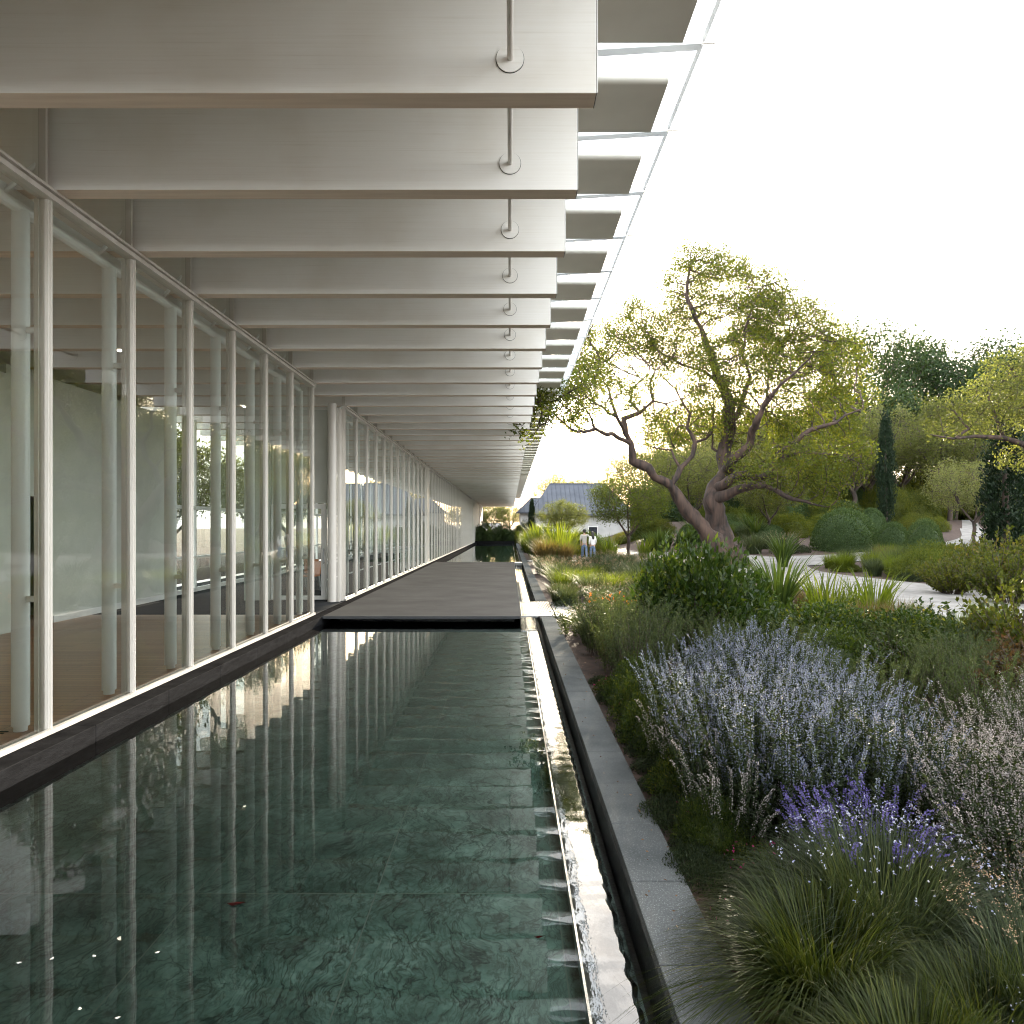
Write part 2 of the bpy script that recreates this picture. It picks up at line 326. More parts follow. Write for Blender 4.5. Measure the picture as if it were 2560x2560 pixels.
def water(name, tint, wscale, strength, dist, ior=1.33, stretch=(1, 1, 1), rough=0.0):
    m, t, fr, gl = glass(name, tint, ior)
    gl.inputs['Roughness'].default_value = rough
    tc = N(t, 'ShaderNodeTexCoord'); mp = N(t, 'ShaderNodeMapping'); mp.inputs['Scale'].default_value = stretch
    t.links.new(tc.outputs['Object'], mp.inputs[0])
    n1 = N(t, 'ShaderNodeTexNoise', Scale=wscale, Detail=3, Roughness=0.5); t.links.new(mp.outputs[0], n1.inputs[0])
    bp = N(t, 'ShaderNodeBump', Strength=strength, Distance=dist); t.links.new(n1.outputs[0], bp.inputs['Height'])
    t.links.new(bp.outputs[0], gl.inputs['Normal']); t.links.new(bp.outputs[0], fr.inputs['Normal'])
    return m
M['water'] = water('pool_water', (0.80, 0.93, 0.87), 1.6, 0.25, 0.006, 1.42)
M['ripple'] = water('rippled_overflow_water', (0.80, 0.85, 0.82), 9, 0.12, 0.006, 2.4, (2.2, 0.8, 1))
M['channelwater'] = water('channel_water', (0.75, 0.8, 0.78), 5, 0.5, 0.02, 1.6, (1, 1, 1))
M['bark'] = surf('brown_bark', (0.012, 0.007, 0.005), (0.066, 0.038, 0.026), (1, 1, .16), 5, 0.85, 1.0, 12)
M['barkfar'] = surf('grey_brown_bark', (0.022, 0.015, 0.011), (0.07, 0.047, 0.033), (1, 1, .3), 4, 0.9)
M['leaf_main'] = leafmat('olive_green_leaf', [(0.0, (0.0348, 0.0494, 0.0085)), (0.45, (0.0589, 0.0758, 0.0116)), (0.85, (0.0973, 0.1021, 0.0135)), (1.0, (0.1459, 0.1253, 0.0155))], 0.45, tcol=(1.7, 1.7, .85))
M['leaf_gold'] = leafmat('golden_green_leaf', [(0.0, (0.0445, 0.0545, 0.0173)), (0.5, (0.0731, 0.0811, 0.0260)), (1.0, (0.1208, 0.1196, 0.0397))], 0.55, tcol=(1.6, 1.65, .85))
M['leaf_olive'] = leafmat('olive_shrub_leaf', [(0.0, (0.0221, 0.0330, 0.0062)), (0.5, (0.0473, 0.0581, 0.0097)), (0.85, (0.0756, 0.0792, 0.0137)), (1.0, (0.1260, 0.0924, 0.0234))], 0.42)
M['leaf_pale'] = leafmat('pale_grey_green_leaf', [(0.0, (0.0640, 0.0768, 0.0320)), (0.6, (0.1088, 0.1184, 0.0544)), (1.0, (0.1664, 0.1664, 0.0768))], 0.5)
M['leaf_ever'] = leafmat('evergreen_leaf', [(0.0, (0.0131, 0.0263, 0.0098)), (0.6, (0.0267, 0.0469, 0.0160)), (1.0, (0.0447, 0.0687, 0.0200))], 0.25, tint=1.2)
M['leaf_cypress'] = leafmat('cypress_scale_leaf', [(0.0, (0.0069, 0.0147, 0.0069)), (0.7, (0.0137, 0.0255, 0.0108)), (1.0, (0.0245, 0.0416, 0.0147))], 0.18, tint=1.2)
M['leaf_clip'] = leafmat('clipped_shrub_leaf', [(0.0, (0.0221, 0.0416, 0.0143)), (0.6, (0.0441, 0.0721, 0.0249)), (1.0, (0.0882, 0.1199, 0.0469))], 0.25)
M['leaf_bush'] = leafmat('glossy_shrub_leaf', [(0.0, (0.0110, 0.0219, 0.0041)), (0.6, (0.0249, 0.0404, 0.0062)), (0.9, (0.0551, 0.0693, 0.0086)), (1.0, (0.1047, 0.0981, 0.0103))], 0.38, rough=0.42, spec=0.25)
M['leaf_tips'] = leafmat('shrub_leaf_with_yellow_tips', [(0.0, (0.010, 0.022, 0.005)), (0.6, (0.024, 0.042, 0.008)), (0.84, (0.05, 0.065, 0.010)), (0.9, (0.14, 0.14, 0.02)), (1.0, (0.24, 0.21, 0.03))], 0.4, rough=0.4, spec=0.25)
M['leaf_red'] = leafmat('reddish_shrub_leaf', [(0.0, (0.0181, 0.0161, 0.0073)), (0.5, (0.0443, 0.0302, 0.0129)), (1.0, (0.0887, 0.0463, 0.0242))], 0.4)
M['blade'] = leafmat('grass_blade', [(0.0, (0.0155, 0.0242, 0.0050)), (0.6, (0.0309, 0.0431, 0.0087)), (1.0, (0.0719, 0.0781, 0.0168))], 0.35, rough=0.4)
M['blade_grey'] = leafmat('grey_green_blade', [(0.0, (0.0197, 0.0295, 0.0143)), (0.6, (0.0393, 0.0530, 0.0253)), (1.0, (0.0842, 0.0973, 0.0485))], 0.3)
M['blade_gold'] = leafmat('dry_golden_blade', [(0.0, (0.0576, 0.0480, 0.0192)), (0.6, (0.1024, 0.0800, 0.0320)), (1.0, (0.1600, 0.1152, 0.0512))], 0.45, tcol=(1.6, 1.4, .8))
M['blade_bright'] = leafmat('bright_green_blade', [(0.0, (0.0431, 0.0644, 0.0084)), (0.6, (0.0737, 0.0998, 0.0133)), (1.0, (0.1229, 0.1416, 0.0228))], 0.5)
M['strap'] = leafmat('flax_strap_leaf', [(0.0, (0.0221, 0.0396, 0.0101)), (0.6, (0.0410, 0.0660, 0.0156)), (1.0, (0.0819, 0.1056, 0.0195))], 0.35, rough=0.35)
M['rosemary'] = leafmat('rosemary_needle', [(0.0, (0.0210, 0.0331, 0.0134)), (0.6, (0.0393, 0.0551, 0.0217)), (1.0, (0.0788, 0.0964, 0.0394))], 0.3)
M['catleaf'] = leafmat('catmint_leaf', [(0.0, (0.0105, 0.0169, 0.0079)), (0.6, (0.0222, 0.0317, 0.0146)), (1.0, (0.0403, 0.0529, 0.0241))], 0.3)
M['fl_lilac'] = leafmat('lilac_white_flower', [(0.0, (0.0895, 0.0966, 0.1598)), (0.4, (0.1431, 0.1536, 0.2179)), (0.75, (0.2058, 0.2279, 0.2615)), (1.0, (0.3221, 0.3517, 0.3584))], 0.35, tcol=(1, 1, 1))
M['fl_white'] = leafmat('cream_white_flower', [(0.0, (0.1469, 0.1224, 0.1224)), (0.5, (0.2570, 0.2264, 0.2142)), (1.0, (0.4284, 0.3917, 0.3672))], 0.35, tcol=(1, 1, 1))
M['fl_purple'] = leafmat('purple_flower', [(0.0, (0.0794, 0.0595, 0.2182)), (0.6, (0.1488, 0.1190, 0.3075)), (1.0, (0.2579, 0.2381, 0.3869))], 0.35, tcol=(1, 1, 1))
M['fl_pink'] = leafmat('magenta_flower', [(0.0, (0.45, 0.02, 0.14)), (1.0, (0.75, 0.08, 0.32))], 0.3, tcol=(1, 1, 1))
M['fl_orange'] = leafmat('orange_flower', [(0.0, (0.6000, 0.1280, 0.0160)), (1.0, (0.6800, 0.2720, 0.0400))], 0.3, tcol=(1, 1, 1))
M['fl_tan'] = leafmat('tan_seed_head', [(0.0, (0.22, 0.14, 0.08)), (1.0, (0.42, 0.30, 0.20))], 0.35, tcol=(1, 1, 1))
M['fl_bluewhite'] = leafmat('blue_white_flower', [(0.0, (0.1925, 0.2310, 0.4500)), (0.5, (0.4125, 0.4125, 0.4800)), (1.0, (0.4675, 0.4675, 0.5100))], 0.3, tcol=(1, 1, 1))

# ------------------------------------------------------------------ terrain
def sst(t):
    t = np.clip(t, 0, 1); return t*t*(3-2*t)
def T(x, y):
    """height of the garden: level by the pool, rising to the far right"""
    x = np.asarray(x, float); y = np.asarray(y, float)
    return -0.03 + 2.5*sst((y-27)/38)*sst((x-7)/12) + 0.0*x
def G(px, py, h=0.0):
    """point of the garden seen at a place of the photograph (in 1932 px units), h above ground"""
    X = px*1.325 - VX; Z = VY - py*1.325
    dx, dz = X/FPX, Z/FPX
    d = 2.0
    while d < 160:
        if EYE + dz*d <= T(dx*d, d) + h: break
        d += 0.05
    return float(dx*d), float(d)
def at(px, py, d):
    return Vector(((px*1.325-VX)/FPX*d, d, EYE + (VY-py*1.325)/FPX*d))

S = 1.5               # bay of the building
FX = -4.30            # glass line
BB = EYE + 3.126      # underside of the beams
PZ = EYE + 4.415      # underside of the roof panels
WZ = -0.17            # water level
END = 76.5 * S        # far end of the canopy
POOL_END = 58.6 * S
BR0, BR1 = 10.3 * S, 26.0 * S    # bridge

# ground: one sheet with the building and the pool left open
xs = np.unique(np.concatenate([np.linspace(-300, -40, 14), np.linspace(-40, -11.2, 10), [-11.2, 0.93], np.linspace(0.93, 60, 70), np.linspace(60, 300, 14)]))
ys = np.unique(np.concatenate([np.linspace(-60, -8, 6), np.linspace(-8, POOL_END, 96), np.linspace(POOL_END, 150, 30), np.linspace(150, 700, 14)]))
XX, YY = np.meshgrid(xs, ys); ZZ = T(XX, YY)
V = np.stack([XX, YY, ZZ], -1).reshape(-1, 3); nx = len(xs); F = []
for j in range(len(ys)-1):
    for i in range(nx-1):
        cx, cyy = (xs[i]+xs[i+1])/2, (ys[j]+ys[j+1])/2
        if -11.2 < cx < 0.93 and -8 < cyy < POOL_END: continue
        F.append((j*nx+i, j*nx+i+1, (j+1)*nx+i+1, (j+1)*nx+i))
tag(Acc().add(V, F).build('ground', M['soil'], smooth=True), kind='structure')

# ------------------------------------------------------------------ pool, channel, bridge
a = Acc().box(-4.02, 0.62, -8, POOL_END, -0.62, -0.30)
tag(a.build('pool_floor', M['marble']), kind='structure')
a = Acc(); a.add([(-4.015, -8, WZ), (0.335, -8, WZ), (0.335, POOL_END-.02, WZ), (-4.015, POOL_END-.02, WZ)], [(0, 1, 2, 3)])
tag(a.build('pool_water', M['water']), kind='structure')
# overflow weir: wet stone lip with an uneven water edge
wy = np.arange(-8, POOL_END, 0.03); n = len(wy)
edge = 0.572 + 0.006*np.sin(wy*31) + np.array([0.010*mnoise.noise(Vector((y*9, 0, 0))) + 0.007*mnoise.noise(Vector((y*27, 5, 0))) for y in wy])
hz = np.array([0.002*mnoise.noise(Vector((y*5, 2, 0))) for y in wy])
V = np.concatenate([np.stack([np.full(n, 0.345), wy, np.full(n, WZ+0.003)], 1), np.stack([edge-0.035, wy, WZ+0.003+hz*.3], 1), np.stack([edge-0.012, wy, WZ+0.001+hz], 1),
                    np.stack([edge, wy, WZ-0.010+hz], 1), np.stack([edge-.01, wy, np.full(n, WZ-0.07)], 1)])
F = [(k*n+i, (k+1)*n+i, (k+1)*n+i+1, k*n+i+1) for k in range(4) for i in range(n-1)]
tag(Acc().add(V, F).build('overflow_water', M['ripple'], smooth=True), kind='structure')
M['weir'] = surf('wet_grey_weir_stone', (0.09, 0.095, 0.09), (0.24, 0.25, 0.24), (1, 1, 1), 9, 0.15, 0.5, 40, spec=0.8)
tag(Acc().box(0.345, 0.555, -8, POOL_END-.01, -0.9, WZ-0.02).build('weir_stone', M['weir']),
    'wet grey stone overflow weir along the garden side of the pool', 'weir')
tag(Acc().box(0.333, 0.345, -8, POOL_END-.015, WZ-0.06, WZ+0.012).build('steel_edging_strip', M['steel']),
    'thin steel strip edging the green pool beside the weir', 'edging')
a = Acc().box(0.555, 0.66, -8, POOL_END, -1.0, -0.95); a.box(0.62, 0.655, -8, POOL_END, -.96, -.3)
tag(a.build('channel_bed', M['blackstone']), kind='structure')
tag(Acc().add([(0.553, -8, -0.62), (0.655, -8, -0.62), (0.655, POOL_END, -0.62), (0.553, POOL_END, -0.62)], [(0, 1, 2, 3)]).build('channel_water', M['channelwater']), kind='structure')

# coping wall on the garden side
cw = empty('coping_wall', (0.80, 10, -0.3), 0, 'long low dark wall topped by grey granite slabs between the water channel and the planting', 'wall')
def local(a_, root): return a_
def child(acc, name, mats, root, **k):
    """acc holds world coordinates: shift them to the root's own"""
    off = np.array(root.location, dtype=np.float32)
    acc.V = [v - off for v in acc.V]
    return acc.build(name, mats, root, **k)
child(Acc().box(0.665, 0.945, -8, POOL_END, -1.0, -0.072), 'wall_core', M['blackstone'], cw)
y = -2.0; k = 0
rg = random.Random(3)
while y < POOL_END:
    Ls = (0.74 + rg.uniform(-.04, .04)) if y < BR0 else 1.5 if y < 60 else 3.0
    if BR0 - 0.4 < y + Ls and y < BR0 + 3.0:
        if y < BR0 - 0.05: Ls = BR0 - 0.05 - y
        else: y = BR0 + 3.05; continue
    y1 = min(y + Ls, POOL_END)
    if y1 - y > 0.1:
        dz = rg.uniform(-.0015, .0015)
        child(Acc().box(0.655, 0.955, y+0.002, y1-0.004, -0.072+.001, 0.0+dz), 'coping_slab', M['granite'], cw, bevel=0.006)
    y = y1
# pale slabs beside the grating and the crossing at the far end
tag(Acc().box(0.99, 2.05, BR0-0.1, BR0+2.6, -0.08, 0.012).build('stepping_slab', M['concrete_slab'], bevel=0.008), 'pale concrete slab beside the steel grating at the bridge, under the rosemary', 'paving slab')
tag(Acc().box(0.97, 4.1, BR1+0.5, BR1+1.6, -0.08, 0.02).build('stepping_slab', M['concrete_slab'], bevel=0.008), 'long pale slab crossing the beds at the far end of the bridge', 'paving slab')

# bridge (dark brushed concrete) with its soffit shadow gap
br = empty('bridge', (-2, (BR0+BR1)/2, 0), 0, 'wide dark brushed concrete bridge slab crossing the pool to the glass facade', 'bridge')
child(Acc().box(-4.01, 0.235, BR0, BR1, -0.06, 0.0), 'deck_slab', M['deck'], br, bevel=0.004)
child(Acc().box(-3.9, 0.10, BR0+1.2, BR1-1.2, -0.26, -0.062), 'slab_base', M['blackstone'], br)
# two stainless gratings over the channel
for gi, (gx0, gx1, lab) in enumerate(((0.245, 0.60, 'fine stainless grating over the overflow beside the bridge'), (0.61, 0.97, 'wider slotted steel grating between the fine grating and the pale slab'))):
    g = empty('drain_grating', ((gx0+gx1)/2, BR0+1.5, 0), 0, lab, 'grating')
    fr = Acc(); y0, y1 = BR0+0.05, BR0+2.95
    fr.box(gx0, gx0+.02, y0, y1, -.03, .006); fr.box(gx1-.02, gx1, y0, y1, -.03, .006); fr.box(gx0+.02, gx1-.02, y0, y0+.02, -.03, .006); fr.box(gx0+.02, gx1-.02, y1-.02, y1, -.03, .006)
    child(fr, 'rim', M['steel'], g)
    ba = Acc(); st = 0.022 if gi == 0 else 0.040; x = gx0+.03
    while x < gx1-.03: ba.box(x, x+st*.55, y0+.021, y1-.021, -.025, .004); x += st
    child(ba, 'slats', M['steel'], g)
# small crossing piece over the channel at the far end of the bridge
tag(Acc().box(0.245, 0.65, BR1-0.9, BR1+0.2, -0.14, 0.0).build('channel_cover', M['concrete_slab'], bevel=.005), 'pale cover slab over the channel at the far corner of the bridge', 'cover slab')
# dark kerb between the pool and the glass
kb = empty('stone_kerb', (-4.15, 8, -0.1), 0, 'dark slate kerb running between the glass facade and the green pool', 'kerb')
yy = -8.0; k = 0
while yy < POOL_END:
    Lk = 1.5 if yy < BR1 else 4.0; y1 = min(yy+Lk, POOL_END)
    child(Acc().box(-4.26, -4.01 if (y1 <= BR0 or yy >= BR1) else -4.012, yy+.001, y1-.002, -0.62, -0.004), 'kerb_stone', M['slate'], kb, bevel=0.006); yy = y1
# far wall of the pool
tag(Acc().box(-4.3, 0.66, POOL_END, POOL_END+0.4, -0.9, 0.12).build('pool_end_wall', M['slate'], bevel=.01), 'dark stone wall closing the far end of the pool below the shrubs', 'wall')

# ------------------------------------------------------------------ building
B = empty('pavilion', (-7, 40, 0), 0, 'long white glass pavilion with a deep canopy of timber beams over the pool', 'building')
def part(acc, name, mats, **k): return child(acc, name, mats, B, **k)
OFF = np.array(B.location)
BW = 0.13*S
RXL = -10.6
# one beam, copied along the building
bm = Acc().box(RXL, 0.624, 0, BW, BB, PZ+0.02)
bm.qm[0][0] = 1                                       # bottom face in a warmer tan
beam_me = None
def beam_at(d):
    global beam_me
    if beam_me is None:
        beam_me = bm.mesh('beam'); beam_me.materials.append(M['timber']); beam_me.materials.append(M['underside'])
        cap = Acc().box(0.626, 0.634, 0.004, BW-.004, BB+.004, PZ); beam_at.cap = cap.mesh('end_cap'); beam_at.cap.materials.append(M['white'])
        gp = Acc().box(0.6235, 0.6265, 0.001, BW-.001, BB+.001, PZ+.01); beam_at.gap = gp.mesh('shadow_gap'); beam_at.gap.materials.append(M['jointline'])
        wa = Acc(); zc = EYE+3.37; K = 36; pr = [(math.cos(2*math.pi*i/K)*.099, zc+math.sin(2*math.pi*i/K)*.099) for i in range(K)]
        wa.prism(pr, 'y', -0.012, 0.0); beam_at.wa = wa.mesh('washer'); beam_at.wa.materials.append(M['timber'])
        rm = Acc(); pr2 = [(math.cos(2*math.pi*i/K)*.103, zc+math.sin(2*math.pi*i/K)*.103) for i in range(K)]
        rm.prism(pr2, 'y', -0.004, -0.0005); beam_at.rm = rm.mesh('washer_rim'); beam_at.rm.materials.append(M['jointline'])
        # bracket carrying the glass beyond the beam end
        k_ = Acc(); z0 = EYE+4.50
        k_.add([(0.5, .05, z0-.06), (0.5, .15, z0-.06), (0.5, .15, z0+.09), (0.5, .05, z0+.09), (1.80, .05, z0+.02), (1.80, .15, z0+.02), (1.80, .15, z0+.09), (1.80, .05, z0+.09)],
               [(0,3,2,1),(4,5,6,7),(0,1,5,4),(1,2,6,5),(2,3,7,6),(3,0,4,7)])
        k_.tube([(1.8, .1, z0+.055), (1.93, .1, z0+.055)], .011, 8, 1)
        beam_at.br = k_.mesh('canopy_bracket'); beam_at.br.materials.append(M['fin']); beam_at.br.materials.append(M['frame'])
    o = put('beam', beam_me, None, B, (-OFF[0], d-OFF[1], -OFF[2]))
    b = o.modifiers.new('bevel', 'BEVEL'); b.width = 0.006; b.segments = 2
    for nm, me in (('shadow_gap', beam_at.gap), ('end_cap', beam_at.cap), ('washer_rim', beam_at.rm), ('washer', beam_at.wa)):
        put(nm, me, None, o)
    put('canopy_bracket', beam_at.br, None, B, (-OFF[0], d-OFF[1], -OFF[2]))
# roof panel: rounded lower front edge, raised inner part
def panel_mesh():
    a = Acc(); x0, x1 = RXL, 1.576; t = .105; y0, y1 = 0, 0.62*S; r = .06
    pr = [(y0, PZ+t), (y0, PZ+r)] + [(y0+r-r*math.cos(q), PZ+r-r*math.sin(q)) for q in np.linspace(0.25, math.pi/2, 6)] + [(y1, PZ), (y1, PZ+t)]
    a.prism(pr, 'x', x0, x1, 0)
    # raised rib with a splayed end
    a.add([(x0, y0+.03, PZ+t), (1.12, y0+.03, PZ+t), (1.0, y0+.03, PZ+t+.10), (x0, y0+.03, PZ+t+.10), (x0, y0+.12, PZ+t), (1.12, y0+.12, PZ+t), (1.0, y0+.12, PZ+t+.10), (x0, y0+.12, PZ+t+.10)],
          [(0,1,2,3),(1,5,6,2),(2,6,7,3),(5,4,7,6)], 0)
    me = a.mesh('roof_panel'); me.materials.append(M['panel']); return me
pm = panel_mesh()
D0 = 3.476
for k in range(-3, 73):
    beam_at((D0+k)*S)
    put('roof_panel', pm, None, B, (-OFF[0], (D0+k+0.304)*S-OFF[1], -OFF[2]))
part(Acc().tube([(0, -2, EYE+3.37), (0, END-3, EYE+3.37)], 0.0215, 12), 'tie_rod', M['frame'], smooth=True)
part(Acc().add([(0.50, -2, EYE+4.65), (1.82, -2, EYE+4.65), (1.82, END, EYE+4.65), (0.50, END, EYE+4.65)], [(0, 1, 2, 3)]), 'canopy_glass', M['roofglass'])
part(Acc().box(1.822, 1.862, -2, END, EYE+4.63, EYE+4.68), 'edge_trim', M['fin'])
part(Acc().box(RXL-.3, 0.49, -8, END, EYE+4.64, EYE+4.85), 'roof', M['white'])
part(Acc().box(RXL, 0.63, END-.6, END-.35, BB-.02, EYE+4.62), 'end_fascia', M['white'])
# floors
part(Acc().box(RXL, FX+.03, -8, 10.476*S, -0.35, 0.0), 'timber_floor', M['oak'])
part(Acc().box(RXL, FX+.03, 10.476*S+.002, END, -0.35, -0.002), 'concrete_floor', M['deck'])
# facade: one mullion with its clerestory bar, one pane, one inner column
def mull_mesh():
    a = Acc(); x = FX
    a.box(x-.05, x+.030, -.035, .035, 0.03, BB-.10)             # outer post
    a.box(x+.028, x+.042, -.012, .012, 0.03, BB-.10)           # glazing bead
    a.box(x-.09, x-.051, -.05, .0, 0.03, BB-.10)               # inner half
    a.box(x-.04, x+.03, -.06, -.035+.0, BB+.0, PZ) ; a.box(x-.02, x+.05, -.10, -.075, BB, PZ)
    me = a.mesh('mullion'); me.materials.append(M['frame']); return me
def pane_mesh():
    a = Acc(); x = FX
    a.add([(x, .036, .03), (x, S-.036, .03), (x, S-.036, BB-.10), (x, .036, BB-.10)], [(0, 1, 2, 3)])
    a.add([(x-.01, .036, BB+.0), (x-.01, S-.10, BB+.0), (x-.01, S-.10, PZ), (x-.01, .036, PZ)], [(0, 1, 2, 3)])
    me = a.mesh('window_pane'); me.materials.append(M['glass']); return me
def col_mesh():
    a = Acc(); x = FX-.30
    a.tube([(x, .08, 0.05), (x, .08, EYE+2.96)], .076, 20); a.tube([(x, .08, 0.0), (x, .08, 0.052)], .058, 16)
    me = a.mesh('column', True); me.materials.append(M['column']); return me
def arm_mesh():
    a = Acc(); x = FX-.30
    for z in (EYE+1.84, EYE-.68): a.box(x+.07, FX-.051, .045, .075, z-.028, z+.028)
    me = a.mesh('column_bracket'); me.materials.append(M['column']); return me
mm_, pp_, cc_, aa_ = mull_mesh(), pane_mesh(), col_mesh(), arm_mesh()
def putB(nm, me, d): return put(nm, me, None, B, (-OFF[0], d-OFF[1], -OFF[2]))
ks = list(range(-2, 8)) + list(range(9, 53))
for k in ks:
    d = (D0+k)*S
    if 21.9 < D0+k < 22.6: pass
    putB('mullion', mm_, d)
    if k not in (7, 52) : putB('window_pane', pp_, d)
    c = putB('column', cc_, d); put('column_bracket', aa_, None, c)
# top rails, sill, inner ring beam for the two glazed stretches
for (d0, d1) in ((-1*S, 10.476*S+.035), (12.476*S-.035, 55.5*S)):
    a = Acc()
    a.box(FX-.06, FX+.07, d0, d1, BB-.098, BB-.055); a.box(FX-.045, FX+.045, d0, d1, BB-.055, BB-.03); a.box(FX-.07, FX+.085, d0, d1, BB-.03, BB-.003)
    part(a, 'top_rail', M['frame'])
    a = Acc(); a.box(FX-.06, FX+.05, d0, d1, 0.0, 0.03); a.box(FX+.02, FX+.065, d0, d1, -.003+.003, 0.045); part(a, 'sill', M['frame'])
    a = Acc(); a.tube([(FX-.30, d0, EYE+2.985), (FX-.30, d1, EYE+2.985)], .055, 14); a.box(FX-.32, FX-.28, d0, d1, EYE+3.03, EYE+3.12)
    part(a, 'ring_beam', M['column'], smooth=False)
    q = Acc(); dd = d0+.6*S
    kk = 0
    while dd < min(d1, 30*S):
        q.tube([(FX-.30, dd-.35, EYE+3.02), (FX-.05, dd-.1, EYE+3.5)], .022, 8); dd += S
    part(q, 'brace', M['column'])
# hand rail line inside the glass
part(Acc().box(FX-.55, FX-.52, 12.6*S, 55*S, 1.02, 1.06).box(FX-.55, FX-.52, 12.6*S, 55*S, 0.5, .53), 'hand_rail', M['column'])
# pilasters and solid end wall
part(Acc().box(FX-.3, FX+.06, 24.72*S, 25.42*S, 0.0, BB-.1), 'pilaster', M['frame'], bevel=.01)
part(Acc().box(FX-.25, FX+.04, 55.6*S, 66.0*S, -.3, BB), 'end_wall', M['endwall'])
part(Acc().box(FX-.25, FX+.16, 66.0*S, 66.8*S, -.3, BB), 'pilaster', M['white'])
part(Acc().box(FX-.25, FX+.02, 66.8*S, END-.7, -.3, BB), 'end_wall', M['endwall'])
# entrance recess: return glass, round column, framed glass door facing the camera
part(Acc().add([(FX-2.2, 10.476*S, .03), (FX-.09, 10.476*S, .03), (FX-.09, 10.476*S, BB-.1), (FX-2.2, 10.476*S, BB-.1)], [(0, 1, 2, 3)]), 'side_glass', M['glass'])
part(Acc().tube([(FX-.24, 12.3*S, 0), (FX-.24, 12.3*S, BB)], .115, 28), 'entrance_column', M['frame'], smooth=True)
part(Acc().box(FX-.11, FX-.05, 12.3*S, 12.44*S, 0.0, BB-.1), 'pilaster', M['frame'])
yd = 12.5*S
dr = part(Acc().box(FX-1.9, FX-.48, yd, yd+.07, 2.38, 2.50).box(FX-.60, FX-.46, yd, yd+.07, 0.02, 2.38).box(FX-1.9, FX-1.78, yd, yd+.07, .02, 2.38).box(FX-1.78, FX-.60, yd, yd+.07, 0.02, 0.12), 'door', M['white'], bevel=.005)
put('door_pane', Acc().add(np.array([(FX-1.78, yd+.03, .12), (FX-.6, yd+.03, .12), (FX-.6, yd+.03, 2.38), (FX-1.78, yd+.03, 2.38)])-OFF, [(0, 1, 2, 3)]).mesh('door_pane'), M['glass'], dr)
hA = Acc().tube([(FX-.52, yd-.06, .95), (FX-.52, yd-.06, 1.35)], .012, 8); hA.box(FX-.53, FX-.51, yd-.06, yd, .98, 1.0); hA.box(FX-.53, FX-.51, yd-.06, yd, 1.30, 1.32)
hA.V = [v-OFF.astype(np.float32) for v in hA.V]; put('door_handle', hA.mesh('door_handle'), M['steel'], dr)
part(Acc().box(FX-2.6, FX-1.92, yd+.0, yd+.2, 0, BB-.1).box(FX-1.9, FX-.45, yd+.04, yd+.16, 2.52, BB-.1), 'recess_wall', M['plaster'])
# interior partitions parallel to the glass
part(Acc().box(-9.45, -9.15, 9.6*S, 12.75*S, 0, EYE+2.95), 'partition', M['plaster'])
part(Acc().box(-9.35, -9.05, -8, 8.75*S, 0, EYE+2.75), 'partition', M['plaster'])
part(Acc().box(-9.45, -9.15, 8.75*S, 9.6*S, 2.5, EYE+2.95), 'partition', M['plaster'])
part(Acc().box(-9.13, -9.10, 9.62*S, 12.7*S, 0.0, 0.14), 'skirting', M['white'])
# rear glazing behind the open room
ra = Acc(); rg_ = Acc()
for i in range(44):
    d = (13.2+i)*S
    ra.box(-9.35, -9.25, d-.04, d+.04, 0.0, BB)
ra.box(-9.34, -9.26, 13.2*S, 56*S, 2.42, 2.52); ra.box(-9.34, -9.26, 13.2*S, 56*S, 0.0, .12); ra.box(-9.34, -9.26, 13.2*S, 56*S, 1.0, 1.05)
rg_.add([(-9.3, 13.2*S, 0.12), (-9.3, 56*S, .12), (-9.3, 56*S, BB), (-9.3, 13.2*S, BB)], [(0, 1, 2, 3)])
part(ra, 'rear_window_frame', M['white']); part(rg_, 'rear_glazing', M['glass'])
part(Acc().box(RXL, RXL+.25, -8, 13.0*S, 0, PZ), 'rear_wall', M['plaster'])
part(Acc().box(-10.4, -9.2, 13.0*S, 13.2*S, 0, BB), 'cross_wall', M['plaster'])
part(Acc().box(RXL, FX-.3, 35*S, 35.2*S, 0, BB), 'cross_wall', M['plaster'])
part(Acc().box(RXL, FX-.3, -8, -7.8, 0, PZ), 'cross_wall', M['plaster'])
# suspended ceiling inside: thin boards under the beams give the dark slatted soffit
lm, lt, lo_ = newmat('lit_downlight'); e_ = N(lt, 'ShaderNodeEmission'); e_.inputs[0].default_value = (1, .9, .75, 1); e_.inputs[1].default_value = 2; lt.links.new(e_.outputs[0], lo_.inputs[0])
for (x, k) in ((-6.9, 5), (-6.9, 9), (-6.9, 13), (-6.9, 17)):
    q = Acc().tube([(x, (D0+k)*S+BW/2, BB-.02), (x, (D0+k)*S+BW/2, BB-.001)], .055, 16); part(q, 'downlight', lm)
# floor grille by the glass
ga = Acc()
for i in range(60):
    yg = 3.2 + i*.06; ga.box(FX-.60, FX-.30-.09, yg, yg+.022, 0.001, 0.006)
part(ga, 'floor_grille', M['jointline'])

